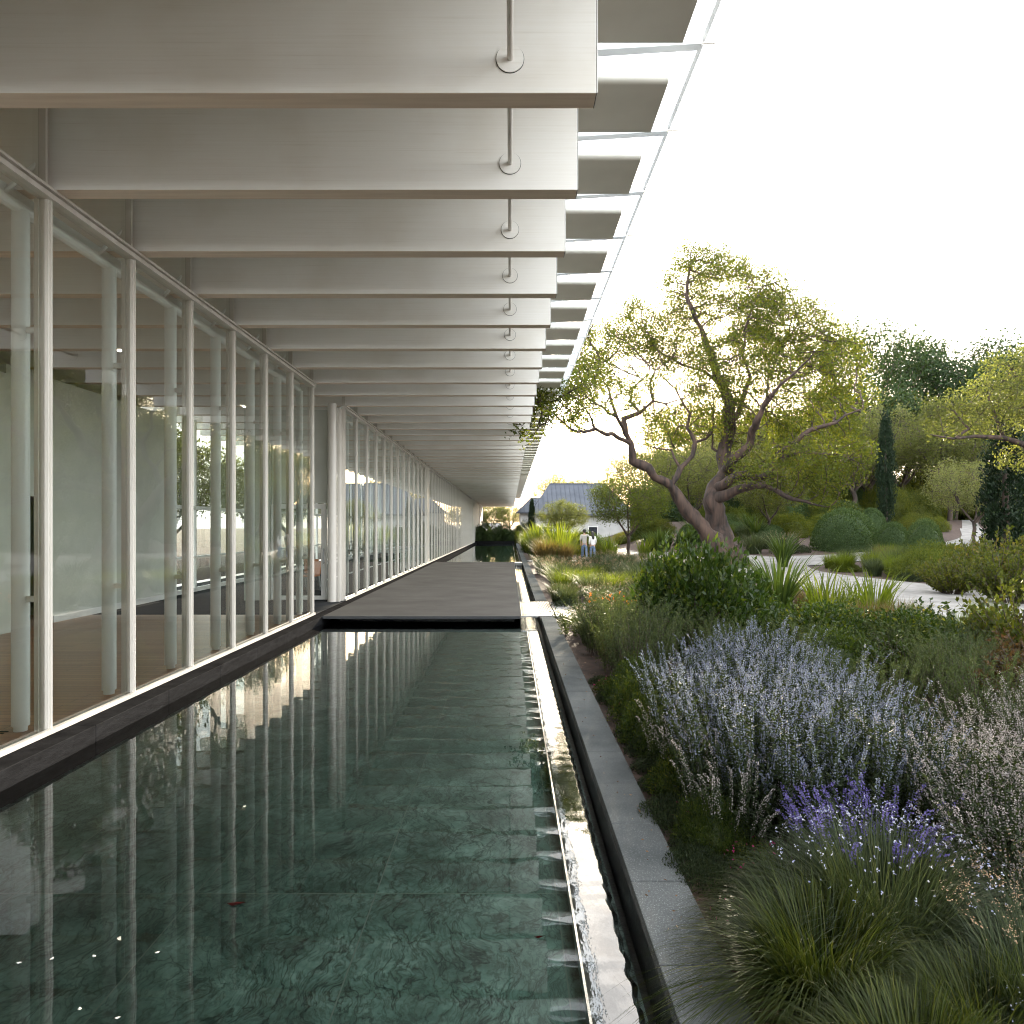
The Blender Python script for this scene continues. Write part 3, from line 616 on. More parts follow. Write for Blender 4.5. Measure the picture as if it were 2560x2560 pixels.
# chairs seen through the entrance
def chair(loc, rz, lab):
    c = empty('chair', loc, rz, lab, 'chair', 'orange chairs inside the entrance')
    Acc().box(-.23, .23, -.22, .22, .43, .47).build('seat', M['chairm'], c, bevel=.01)
    pr = [(-.22 + .03*i, .48+.09*i) for i in range(5)]
    Acc().add([(-.22, -.21, .47), (.22, -.21, .47), (.24, -.29, .86), (-.24, -.29, .86), (-.22, -.24, .47), (.22, -.24, .47), (.24, -.32, .86), (-.24, -.32, .86)],
              [(0,1,2,3),(5,4,7,6),(3,2,6,7),(0,4,5,1),(1,5,6,2),(4,0,3,7)]).build('backrest', M['chairm'], c, bevel=.01)
    for sx in (-1, 1):
        for sy in (-1, 1): Acc().tube([(sx*.2, sy*.19, .43), (sx*.23, sy*.23, 0)], .012, 8).build('leg', M['steel'], c)
M['chairm'] = surf('orange_brown_shell', (0.38, 0.12, 0.04), (0.46, 0.16, 0.06), rough=.4)
chair((-6.0, 21.6, 0), 2.4, 'orange brown chair seen through the glass door, nearer the door')
chair((-6.35, 23.2, 0), 3.5, 'orange brown chair seen through the glass door, deeper in the room')

# fallen leaves on the water
M['deadleaf'] = surf('dark_red_leaf', (0.012, 0.004, 0.004), (0.03, 0.007, 0.006), rough=1.0, spec=0.0)
for (px, py, s_, lab) in ((446, 1707, .055, 'dark red fallen leaf floating in the middle of the green pool'), (1262, 2345/1.325, .03, 'small red fallen leaf floating near the steel edging')):
    d = (EYE-WZ)*FPX/(py*1.325-VY); x = (px*1.325-VX)/FPX*d
    if x > .3: x = .15
    o = Acc().add([(-s_, 0, 0.004), (-.3*s_, -.35*s_, .002), (s_, 0.1*s_, .009), (-.1*s_, .45*s_, .002)], [(0, 1, 2, 3)]).build('fallen_leaf', M['deadleaf'], loc=(x, d, WZ+.002))
    tag(o, lab, 'fallen leaf')

M['fleck'] = surf('white_fleck', (.5, .5, .47), (.62, .62, .58), rough=.6)  # small white flecks lying on the pool surface
for i, (px, py) in enumerate(((36, 1818), (98, 1810), (178, 1805), (297, 1798), (150, 1905), (222, 1922))):
    d = (EYE-WZ)*FPX/(py*1.325-VY); x = (px*1.325-VX)/FPX*d; s_ = .013
    o = Acc().add([(-s_, 0, 0.003), (0, -.6*s_, .001), (s_, 0.1*s_, .004), (0, .7*s_, .001)], [(0, 1, 2, 3)]).build('floating_fleck', M['fleck'], loc=(x, d, WZ+.002))
    o.rotation_euler[2] = i*1.3; tag(o, 'tiny white petal floating on the green pool near its dark kerb', 'fleck', 'white flecks on the pool')
# ------------------------------------------------------------------ paths
def strip(name, pairs, mat, label=None):
    # pairs of image points (source px) -> ground; resampled with a smooth curve
    A = [np.array(G(n[0]/1.325, n[1]/1.325)) for n, f in pairs]; Bp = [np.array(G(f[0]/1.325, f[1]/1.325)) for n, f in pairs]
    def cr_(P, u):
        i = min(int(u), len(P)-2); t = u-i
        p0, p1, p2, p3 = P[max(i-1, 0)], P[i], P[i+1], P[min(i+2, len(P)-1)]
        return .5*((2*p1)+(-p0+p2)*t+(2*p0-5*p1+4*p2-p3)*t*t+(-p0+3*p1-3*p2+p3)*t**3)
    V = []; F = []; K = 12*(len(pairs)-1)+1; W = 12
    for i in range(K):
        u = i/12*(1-1e-9); p, q = cr_(A, u), cr_(Bp, u)
        for j in range(W+1):
            c = p+(q-p)*j/W; V.append((c[0], c[1], float(T(c[0], c[1]))+.035))
    for i in range(K-1):
        for j in range(W): F.append((i*(W+1)+j, i*(W+1)+j+1, (i+1)*(W+1)+j+1, (i+1)*(W+1)+j))
    return tag(Acc().add(V, F).build(name, mat, smooth=True), kind='structure')
strip('path', [((2900, 1660), (2900, 1530)), ((2560, 1580), (2560, 1497)), ((2400, 1566), (2400, 1472)), ((2250, 1542), (2210, 1451)), ((2080, 1500), (2050, 1430)),
               ((1920, 1456), (1985, 1402)), ((1740, 1432), (1860, 1388)), ((1600, 1412), (1610, 1382)), ((1530, 1398), (1570, 1378))], M['path'])
strip('side_path', [((1960, 1418), (1950, 1392)), ((2077, 1412), (2080, 1388)), ((2200, 1398), (2200, 1378)), ((2330, 1385), (2330, 1362)), ((2420, 1368), (2400, 1345)), ((2470, 1345), (2400, 1322)), ((2450, 1318), (2405, 1305)), ((2440, 1303), (2400, 1296))], M['path'])
strip('small_path', [((1600, 1380), (1500, 1378)), ((1540, 1372), (1470, 1368)), ((1500, 1364), (1450, 1360))], M['path'])
# ------------------------------------------------------------------ foliage generators
def unit(v):
    return v / np.maximum(np.linalg.norm(v, axis=-1, keepdims=True), 1e-9)
def add_leaves(acc, C, D, Ln, Wd, rng, m=0, fold=False):
    """leaf-shaped quads: C base points, D directions"""
    n = len(C)
    if n == 0: return
    D = unit(D); R = rng.normal(size=(n, 3)); Sd = unit(np.cross(D, R))
    Ln = np.broadcast_to(np.asarray(Ln, float), (n,))[:, None]; Wd = np.broadcast_to(np.asarray(Wd, float), (n,))[:, None]
    Nn = np.cross(D, Sd)
    a = C; b = C + D*Ln*.45 + Sd*Wd*.5; c = C + D*Ln - Nn*Ln*.12; d = C + D*Ln*.45 - Sd*Wd*.5
    V = np.stack([a, b, c, d], 1).reshape(-1, 3)
    acc.add(V, np.arange(n*4).reshape(n, 4), m)
def add_blades(acc, P, az, h, r, w, rng, seg=5, droop=None, m=0, power=1.7):
    """curved tapering blades from base points P: height h, outward reach r, droop at the tip"""
    n = len(P); t = np.linspace(0, 1, seg+1)[None, :, None]
    h = np.broadcast_to(np.asarray(h, float), (n,))[:, None, None]; r = np.broadcast_to(np.asarray(r, float), (n,))[:, None, None]
    w = np.broadcast_to(np.asarray(w, float), (n,))[:, None, None]
    dr = np.zeros((n, 1, 1)) if droop is None else np.broadcast_to(np.asarray(droop, float), (n,))[:, None, None]
    dirv = np.stack([np.cos(az), np.sin(az), np.zeros(n)], 1)[:, None, :]
    up = np.array([0, 0, 1.0])[None, None, :]
    C = P[:, None, :] + dirv*r*t**power + up*(h*(1-(1-t)**1.3) - dr*t**2.6)
    side = np.stack([-np.sin(az), np.cos(az), np.zeros(n)], 1)
    tw = rng.uniform(-.7, .7, n)[:, None]
    side = unit(side*np.cos(tw) + dirv[:, 0, :]*np.sin(tw))[:, None, :]
    ww = w*.5*np.clip(1.02-t**2.0, .04, 1)*(0.65+.35*np.minimum(1, t*4))
    Lf = C - side*ww; Rt = C + side*ww
    V = np.stack([Lf, Rt], 2).reshape(n, (seg+1)*2, 3)
    base = (np.arange(n)*(seg+1)*2)[:, None, None]
    q = np.array([[2*i, 2*i+1, 2*i+3, 2*i+2] for i in range(seg)])[None]
    acc.add(V.reshape(-1, 3), (base+q).reshape(-1, 4), m)
def disk(n, r, rng, p=.5):
    a = rng.uniform(0, 2*np.pi, n); q = r*rng.uniform(0, 1, n)**p
    return np.stack([q*np.cos(a), q*np.sin(a), np.zeros(n)], 1), a

def grow(nodes, par, att, di, dk, step, iters, rng, up=0.05, wob=.18):
    """space colonisation: limbs reach towards the points of the crown"""
    nodes = [Vector(p) for p in nodes]; par = list(par); alive = np.ones(len(att), bool)
    kdall = kdtree.KDTree(len(att)); [kdall.insert(Vector(p), i) for i, p in enumerate(att)]; kdall.balance()
    near = np.full(len(att), -1); nd = np.full(len(att), 1e9)
    new = list(range(len(nodes)))
    NA = np.array([tuple(p) for p in nodes])
    for it in range(iters):
        for i in new:                                    # only new nodes can become nearer
            p = nodes[i]
            for (co, j, dist) in kdall.find_range(p, di):
                if alive[j]:
                    if dist < dk: alive[j] = False
                    elif dist < nd[j]: nd[j] = dist; near[j] = i
        idx = np.where(alive & (near >= 0))[0]
        if len(idx) == 0: break
        acc_ = {}
        for j in idx: acc_.setdefault(int(near[j]), []).append(j)
        new = []
        for i, js in acc_.items():
            p = nodes[i]; d = att[js].mean(0) - np.array(p); q = Vector(d)
            if q.length < 1e-4: continue
            q.normalize(); q += Vector(rng.normal(size=3))*wob + Vector((0, 0, up)); q.normalize()
            if par[i] >= 0:
                pd = (p - nodes[par[i]]).normalized()
                q = (q*.7 + pd*.3).normalized()
            nodes.append(p + q*step*rng.uniform(.8, 1.2)); par.append(i); new.append(len(nodes)-1)
        if not new: break
        if len(nodes) > 14000: break
    return nodes, par
def radii(nodes, par, tip, expo=2.3, manual=None):
    n = len(nodes); kids = [[] for _ in range(n)]
    for i, p in enumerate(par):
        if p >= 0: kids[p].append(i)
    r = [0.0]*n
    for i in range(n-1, -1, -1):                          # parents come before children
        r[i] = tip if not kids[i] else sum(r[k]**expo for k in kids[i])**(1/expo)
    if manual:
        for i, v in manual.items(): r[i] = v
    return r, kids
def skin_tree(acc, nodes, kids, r, thick=(8, 5, 4), lump=0.0, rmin=0.0, m=0):
    """one tapering tube for every run of nodes"""
    start = [(0, None)]; roots = [i for i in range(len(nodes)) if skin_tree.par[i] < 0]
    start = [(i, None) for i in roots]
    while start:
        i, fromp = start.pop(); pts = []; rr = []
        if fromp is not None: pts.append(nodes[fromp]); rr.append(min(r[i]*1.15, r[fromp]*.9))
        while True:
            pts.append(nodes[i]); rr.append(r[i])
            if not kids[i]: break
            ks = sorted(kids[i], key=lambda k: -r[k])
            for k in ks[1:]: start.append((k, i))
            i = ks[0]
        if len(pts) < 2 or max(rr) < rmin: continue
        k = thick[0] if max(rr) > .09 else thick[1] if max(rr) > .03 else thick[2]
        if lump and max(rr) > .12:
            P2 = []; R2 = []
            for a_, b_, ra, rb in zip(pts[:-1], pts[1:], rr[:-1], rr[1:]):
                for u in (0, .5): P2.append(a_.lerp(b_, u)); R2.append(ra+(rb-ra)*u)
            P2.append(pts[-1]); R2.append(rr[-1])
            n0 = acc.n; acc.tube(P2, R2, 18, m, caps=False)
            V = acc.V[-1]; K = 18
            for j in range(len(V)):
                c = P2[j//K]; v = Vector(V[j])-c
                q = 1 + lump*(mnoise.noise(Vector(V[j])*1.6+Vector((0, 0, V[j][2]*-.7)))*1.1 + .55*mnoise.noise(Vector(V[j])*4.5))
                V[j] = tuple(c+v*q)
        else: acc.tube(pts, rr, k, m, caps=False)
def ellip_pts(n, c, r, rng, shell=0.0):
    d = unit(rng.normal(size=(n, 3))); q = rng.uniform(shell**3, 1, n)**(1/3)
    return np.array(c) + d*q[:, None]*np.array(r)
def clump_leaves(acc, nodes, r, kids, rng, thr, per, Ln, Wd, spread, m=0, keep=1.0, updir=.25, bare=None):
    idx = [i for i in range(len(nodes)) if r[i] < thr]
    if bare:                                              # no leaves hugging the big limbs
        kb_ = kdtree.KDTree(len(bare)); [kb_.insert(nodes[i], i) for i in bare]; kb_.balance()
        idx = [i for i in idx if kb_.find(nodes[i])[2] > .62]
    P = np.array([tuple(nodes[i]) for i in idx])
    if keep < 1:                                          # gaps between sprays of leaves
        f = np.array([mnoise.noise(Vector(p)*.9) for p in P]); P = P[f > np.quantile(f, 1-keep)]
    P = np.repeat(P, per, 0); n = len(P)
    D = rng.normal(size=(n, 3)); D[:, 2] += updir
    add_leaves(acc, P + rng.normal(size=(n, 3))*spread, D, Ln*rng.uniform(.65, 1.25, n), Wd*rng.uniform(.7, 1.2, n), rng, m)

# ------------------------------------------------------------------ the great gnarled tree
def main_tree():
    rng = np.random.default_rng(11)
    D0_ = 34.0
    def c(x, y, dy=0.0): return at(935.8+.375*x, 422.6+.375*y, D0_+dy)
    nodes = []; par = []; man = {}
    def limb(pts, r0, r1, p=-1, dy0=0.0, dy1=0.0):
        ids = []; m_ = len(pts)
        # resample smoothly
        Q = [c(x, y, dy0+(dy1-dy0)*i/max(1, m_-1)) for i, (x, y) in enumerate(pts)]
        out = []
        for i in range(m_-1):
            a0, a1, a2, a3 = Q[max(i-1, 0)], Q[i], Q[i+1], Q[min(i+2, m_-1)]
            s_ = max(1, int((a2-a1).length/.4))
            for k in range(s_):
                t = k/s_
                out.append(.5*((2*a1)+(-a0+a2)*t+(2*a0-5*a1+4*a2-a3)*t*t+(-a0+3*a1-3*a2+a3)*t**3))
        out.append(Q[-1])
        if p >= 0: out = out[1:]
        for k, q in enumerate(out):
            par.append(p if k == 0 else len(nodes)-1); nodes.append(q); u = k/max(1, len(out)-1)
            man[len(nodes)-1] = (r0+(r1-r0)*u**(.55 if p < 0 else .7))*(.88 if p < 0 else .72); ids.append(len(nodes)-1)
        return ids
    def near(x, y, ids, dy=0):
        q = c(x, y, dy); return min(ids, key=lambda i: (nodes[i].x-q.x)**2+(nodes[i].z-q.z)**2)
    # two fused stems
    t1 = limb([(1120, 1735), (1110, 1640), (1060, 1560), (1010, 1490), (935, 1420), (880, 1320), (850, 1290), (760, 1235), (700, 1180), (672, 1110), (655, 1050), (655, 985)], .62, .15, -1, 0, -1.2)
    t2 = limb([(1195, 1725), (1160, 1640), (1120, 1530), (1090, 1450), (1085, 1400), (1110, 1330), (1150, 1240), (1140, 1160), (1170, 1000), (1150, 850), (1100, 700), (1010, 480), (960, 350), (985, 190)], .86, .03, -1, .3, 1.2)
    for i in t1[:4]: man[i] = max(man[i], .50)
    man[t1[0]] = .85; man[t1[1]] = .62; man[t2[0]] = .80; man[t2[1]] = .66; man[t2[2]] = .60
    A = limb([(655, 985), (720, 940), (790, 890), (850, 905), (930, 880)], .11, .04, t1[-1], -1.2, -1.6)
    A2 = limb([(700, 955), (672, 900), (690, 830), (770, 750)], .09, .03, near(680, 965, t1+A), -1.3, -.4)
    A3 = limb([(790, 890), (782, 800), (800, 735), (870, 690)], .08, .03, near(790, 890, A), -1.4, .6)
    Bq = limb([(655, 1040), (590, 965), (530, 920), (480, 890)], .10, .03, near(655, 1040, t1), -1, -5)
    B2 = limb([(590, 965), (590, 880), (540, 780), (520, 700)], .07, .02, near(590, 965, Bq), -2.0, -1.6)
    Cq = limb([(665, 1090), (580, 1050), (490, 1040), (400, 1045), (340, 1000), (260, 930), (200, 900)], .13, .02, near(665, 1090, t1), -1, -9.5)
    C2 = limb([(490, 1040), (470, 960), (420, 890), (350, 840)], .05, .02, near(490, 1040, Cq), -4.2, -8.5)
    E = limb([(880, 1320), (930, 1230), (985, 1170), (1000, 1100), (972, 1020), (975, 960), (940, 900), (900, 830), (850, 780)], .20, .04, near(880, 1320, t1), -.6, 1.4)
    E2 = limb([(925, 1210), (880, 1140), (800, 1130), (700, 1090)], .09, .02, near(925, 1215, E), -.4, .8)
    E3 = limb([(1000, 1110), (1060, 1070), (1100, 980), (1090, 880)], .09, .03, near(1000, 1100, E), .2, 1.8)
    H = limb([(1150, 1240), (1200, 1180), (1280, 1100), (1290, 1010), (1330, 940), (1390, 860), (1500, 760), (1600, 640)], .36, .03, near(1150, 1240, t2), .2, -4.2)
    I = limb([(1100, 1390), (1170, 1355), (1230, 1340), (1310, 1320), (1410, 1340), (1550, 1400), (1680, 1430)], .34, .03, near(1090, 1400, t2), .2, -3.0)
    J = limb([(1110, 1340), (1180, 1290), (1260, 1255), (1350, 1260), (1440, 1140), (1550, 1060), (1700, 1000), (1850, 930)], .34, .03, near(1110, 1330, t2), .2, -3.0)
    K = limb([(1310, 1320), (1390, 1200), (1500, 1150), (1700, 1160), (1820, 1200)], .20, .03, near(1310, 1320, I), -.8, -2.4)
    Lq = limb([(1165, 1020), (1240, 900), (1270, 760), (1240, 600), (1290, 420), (1340, 320)], .17, .02, near(1165, 1020, t2), .3, -1.8)
    Mq = limb([(1140, 800), (1060, 740), (930, 700), (800, 620), (720, 520)], .10, .02, near(1145, 820, t2), .7, 2.2)
    Nq = limb([(1140, 1100), (1100, 1120), (1085, 1060)], .09, .04, near(1140, 1130, t2), .7, 1.6)
    O = limb([(1330, 940), (1400, 700), (1480, 560), (1560, 470)], .08, .02, near(1330, 940, H), -.6, 1.4)
    att = []
    def env(x, y, rx, ry, n, dy=0, rd=None):
        q = c(x, y, dy); k = .375*1.325*D0_/FPX; att.append(ellip_pts(int(n*1.7), tuple(q), (rx*k, (rd or max(rx, ry)*.9)*k, ry*k), rng, .25))
    env(300, 860, 150, 130, 170, -9.5, 180); env(190, 940, 90, 105, 120, -10.5); env(390, 760, 130, 130, 150, -5); env(600, 880, 130, 90, 75, -2.5); env(760, 850, 120, 120, 90, -1.5); env(450, 980, 110, 70, 50, -4); env(520, 640, 190, 170, 300, -.5); env(700, 520, 150, 150, 230, 1)
    env(1080, 320, 250, 210, 430, 1.5); env(1010, 170, 130, 60, 60, 1.2); env(1420, 520, 260, 200, 520, 1); env(1640, 720, 230, 200, 380, 0); env(1230, 780, 320, 260, 800, 0, 300)
    env(900, 600, 220, 170, 430, 1.5); env(1560, 1000, 260, 160, 380, -.5); env(1500, 1230, 330, 150, 430, -1.5); env(1720, 1180, 170, 170, 200, -1.5); env(1750, 900, 150, 150, 170, .5)
    env(1180, 1020, 180, 130, 200, 1.0); env(790, 1000, 90, 90, 60, 0); env(940, 1000, 120, 120, 90, 2.0); env(1330, 420, 150, 200, 200, -1.0); env(1640, 560, 120, 110, 120, .4)
    att = np.concatenate(att)
    nodes2, par2 = grow(nodes, par, att, 2.6, .30, .25, 60, rng, .04, .30)
    r, kids = radii(nodes2, par2, .013, 2.4)
    for i, v in man.items(): r[i] = max(v, min(r[i], v*1.25)) if kids[i] else v
    # gnarl: small kinks along the limbs
    for i in range(len(nodes2)):
        p = nodes2[i]; k = .10 if r[i] > .05 else .05
        if i not in (t1[0], t2[0]):
            nodes2[i] = p + Vector((mnoise.noise(p*1.3), mnoise.noise(p*1.3+Vector((9, 0, 0))), mnoise.noise(p*1.3+Vector((0, 9, 0)))))*k*2.0
    root = empty('gnarled_tree', (nodes2[0].x, nodes2[0].y, 0), 0, 'large gnarled old tree with twin fused trunks and a wide open crown beside the path', 'tree')
    skin_tree.par = par2
    a = Acc(); skin_tree(a, nodes2, kids, r, lump=.42)
    # root flares
    b0 = nodes2[0]; b1 = nodes2[t2[0]]
    for bx, ang, ln in ((b0, 3.4, .9), (b0, 4.4, .8), (b1, 5.2, 1.0), (b1, 6.1, .9), (b1, .9, .8), (b0, 2.4, .8)):
        e = Vector((math.cos(ang), math.sin(ang), 0))
        a.tube([bx+e*.1+Vector((0, 0, .9)), bx+e*.45+Vector((0, 0, .25)), bx+e*ln*1.1+Vector((0, 0, -.12))], [.36, .26, .10], 9, 0, False)
    child(a, 'trunk', M['bark'], root, smooth=True)
    a = Acc(); clump_leaves(a, nodes2, r, kids, rng, .030, 23, .135, .068, .18, keep=.80, bare=[i for i in man if man[i] > .045])
    child(a, 'crown', M['leaf_main'], root)
    return len(nodes2), a.n//4
print('main tree', main_tree())

# ------------------------------------------------------------------ other trees
def tree_proto(seed, kind):
    """returns (trunk mesh, crown mesh) in local coordinates, about 1 unit = 1 m"""
    rng = np.random.default_rng(seed); nodes = []; par = []; a = Acc(); f = Acc()
    def base(pts, p=-1):
        for k, q in enumerate(pts):
            if k == 0 and p >= 0: continue
            par.append(-1 if (k == 0) else (p if (k == 1 and p >= 0) else len(nodes)-1)); nodes.append(Vector(q))
        return len(nodes)-1
    if kind == 'spread':            # multi-stemmed, rounded and airy, about 5 m
        base([(0, 0, 0), (.05, 0, .5), (-.05, .03, 1.0), (.02, 0, 1.3)]); t = 3
        for q in range(5):
            an = q*1.257+rng.uniform(-.3, .3); x, y = math.cos(an), math.sin(an)
            base([nodes[t], (x*.45, y*.45, 1.8), (x*.85, y*.85, 2.2+.1*q), (x*1.1, y*1.1, 2.9)], t)
        att = np.concatenate([ellip_pts(700, (0, 0, 3.4), (2.6, 2.6, 1.5), rng, .45), ellip_pts(180, (1.2, .4, 4.1), (1.3, 1.3, .9), rng), ellip_pts(150, (-1.1, -.3, 3.0), (1.5, 1.5, .8), rng)])
        n2, p2 = grow(nodes, par, att, 1.6, .24, .2, 34, rng, .03, .25)
        r, kids = radii(n2, p2, .0095, 2.4); skin_tree.par = p2; skin_tree(a, n2, kids, r, (8, 5, 3))
        clump_leaves(f, n2, r, kids, rng, .022, 20, .11, .055, .15, keep=.84)
    elif kind == 'broad':           # tall evergreen with billowing clumps, about 12 m
        base([(0, 0, 0), (.1, 0, 1.5), (-.1, .1, 3), (0, 0, 4.5)]); t = 3
        att = []
        for q in range(15):
            an = rng.uniform(0, 6.28); rr = rng.uniform(0, 1)**.6*3.9; z = 7.2+rng.uniform(-1.6, 3.0)-rr*.35
            att.append(ellip_pts(95, (rr*math.cos(an), rr*math.sin(an), z), (1.55, 1.55, 1.05), rng, .3))
        att = np.concatenate(att)
        n2, p2 = grow(nodes, par, att, 4.5, .5, .42, 34, rng, .05, .2)
        r, kids = radii(n2, p2, .012, 2.3); skin_tree.par = p2; skin_tree(a, n2, kids, r, (8, 5, 3))
        clump_leaves(f, n2, r, kids, rng, .03, 34, .20, .10, .32, keep=1)
    elif kind == 'column':          # cypress, about 6 m tall
        base([(0, 0, 0), (0, 0, 1), (0, 0, 3), (.02, 0, 5.4)]); skin_tree.par = par
        r, kids = radii(nodes, par, .03); r = [.13, .11, .07, .02]; skin_tree(a, nodes, kids, r)
        n = 230
        for i in range(n):          # upright overlapping sprays
            z0 = .35+5.0*rng.uniform(0, 1)**1.0; u = z0/6.0; rad = .62*(math.sin(min(1, (u+.10)*1.35)*math.pi*.5+.0)**.8)*(1-u**2.6)+.03
            an = rng.uniform(0, 6.28); rr = rad*rng.uniform(.55, 1.0); k = 34; h_ = rng.uniform(.5, .9)
            tt = rng.uniform(0, 1, k); px = rr*math.cos(an)*(1-.35*tt); py = rr*math.sin(an)*(1-.35*tt)
            wd = .10*np.sin(np.clip(tt*.9+.12, 0, 1)*math.pi)
            C = np.stack([px+rng.normal(size=k)*wd, py+rng.normal(size=k)*wd, z0+h_*tt], 1)
            Dq = np.stack([rng.normal(size=k)*.35+math.cos(an)*.25, rng.normal(size=k)*.35+math.sin(an)*.25, np.ones(k)], 1)
            add_leaves(f, C, Dq, rng.uniform(.10, .18, k), .05, rng)
    return a.mesh('trunk', True), f.mesh('crown')
def gx(px, d): return (px*1.325-VX)/FPX*d
PROT = {}
def tree(kind, seed, x, y, sc_, mat, name, label, group=None, bark='barkfar', rz=None, sz=None, z=None):
    key = (kind, seed, mat)
    if key not in PROT:
        if (kind, seed) not in PROT: PROT[(kind, seed)] = tree_proto(seed, kind)
        t_, c_ = PROT[(kind, seed)]; t_ = t_.copy(); c_ = c_.copy(); t_.materials.append(M[bark]); c_.materials.append(M[mat]); PROT[key] = (t_, c_)
    t_, c_ = PROT[key]
    zz = float(T(x, y))-.03 if z is None else z
    r_ = empty(name, (x, y, zz), random.uniform(0, 6.28) if rz is None else rz, label, 'tree', group)
    r_.scale = (sc_, sc_, sc_*(sz or 1))
    put('trunk', t_, None, r_); put('crown', c_, None, r_)
    return r_
# the smaller tree by the couple, and the trees about the white house
x, y = G(1186, 1052); tree('spread', 1, x, y, 1.02, 'leaf_main', 'garden_tree', 'small spreading tree with a bent dark trunk just right of the couple', rz=2.2, bark='bark')
x, y = gx(1062, 60), 60.0; tree('spread', 2, x, y, .88, 'leaf_gold', 'garden_tree', 'round golden green tree standing in front of the white house', rz=1.0, sz=.95)
tree('spread', 2, gx(926, 124), 124, 1.25, 'leaf_gold', 'garden_tree', 'yellow green tree at the far end of the pool beside the end wall', rz=.3, sz=.95)
tree('spread', 1, gx(962, 128), 128, 1.2, 'leaf_pale', 'garden_tree', 'grey green tree at the far end of the pool, left of the slim cypress', rz=3, sz=1)
tree('spread', 1, gx(895, 126), 126, 1.25, 'leaf_gold', 'garden_tree', 'yellow green tree mostly hidden by the end wall of the pavilion', rz=4, sz=1)
tree('column', 5, 2.35, 78, .82, 'leaf_cypress', 'cypress_tree', 'slim dark cypress beside the roof end in front of the white house', rz=0)
tree('spread', 1, gx(1052, 120), 120, 1.75, 'leaf_pale', 'garden_tree', 'thin tree top showing above the ridge of the grey roof', rz=1.5, sz=1.25)
tree('spread', 2, gx(1105, 122), 122, 1.6, 'leaf_gold', 'garden_tree', 'low yellow tree top showing above the right half of the grey roof', rz=.5, sz=1.15)
# the large cypress and the broad dark cypress by the path
tree('column', 5, 26.5, 51.0, 1.28, 'leaf_cypress', 'cypress_tree', 'tall slender dark green cypress between the great tree and the yellow tree', rz=1.0, sz=1.1, z=1.4)
tree('column', 6, gx(1897, 31), 31.0, 1.0, 'leaf_cypress', 'cypress_tree', 'broad black green conifer beside the side path at the right', rz=1.0, sz=1.02).scale = (1.75, 1.75, 1.10)
# golden trees of the grove behind the great tree
grove = [(13.0, 52, 1.35, 'leaf_gold', 1), (17.0, 58, 1.5, 'leaf_pale', 2), (21.5, 61, 1.7, 'leaf_gold', 1), (24.5, 66, 1.9, 'leaf_pale', 2), (29.5, 62, 1.9, 'leaf_gold', 1), (33.5, 68, 2.2, 'leaf_pale', 2),
         (36.5, 60, 1.9, 'leaf_gold', 2), (19.0, 72, 2.3, 'leaf_main', 1), (28, 80, 2.6, 'leaf_gold', 2), (12.5, 66, 1.6, 'leaf_gold', 2), (16.5, 46, .95, 'leaf_gold', 2), (40, 74, 2.6, 'leaf_gold', 1), (46, 64, 2.3, 'leaf_pale', 1)]
for (x, y, s_, mt, sd_) in grove:
    tree('spread', sd_, x, y, s_, mt, 'grove_tree', 'pale golden tree of the airy grove behind the great tree and the clipped shrubs', 'golden grove trees behind the great tree')
# tall dark evergreens
for (px, y, s_, lab) in ((1800, 78, 2.08, 'tall blue green evergreen with billowing crown above the golden grove, the highest dark tree'), (1888, 84, 2.1, 'dark evergreen behind the golden tree at the right edge'),
                        (1740, 86, 1.8, 'dark evergreen filling the gap left of the highest billowing evergreen'), (1640, 74, 1.72, 'thin evergreen rising just left of the tall slender cypress'),
                        (1262, 96, 1.12, 'dark evergreen showing low through the branches of the great tree'), (1345, 100, 1.2, 'second dark evergreen low behind the great tree, right of the first'),
                        (1980, 80, 1.8, 'dark evergreen beyond the right edge of the grove'), (1500, 95, 1.4, 'dark evergreen hidden behind the crown of the great tree'), (1590, 98, 1.5, 'dark evergreen between the great tree and the thin evergreen')):
    tree('broad', 3 if px != 1640 else 4, gx(px, y), y, s_, 'leaf_ever', 'evergreen_tree', lab, z=.8, sz=1.0 if px != 1640 else 1.15)
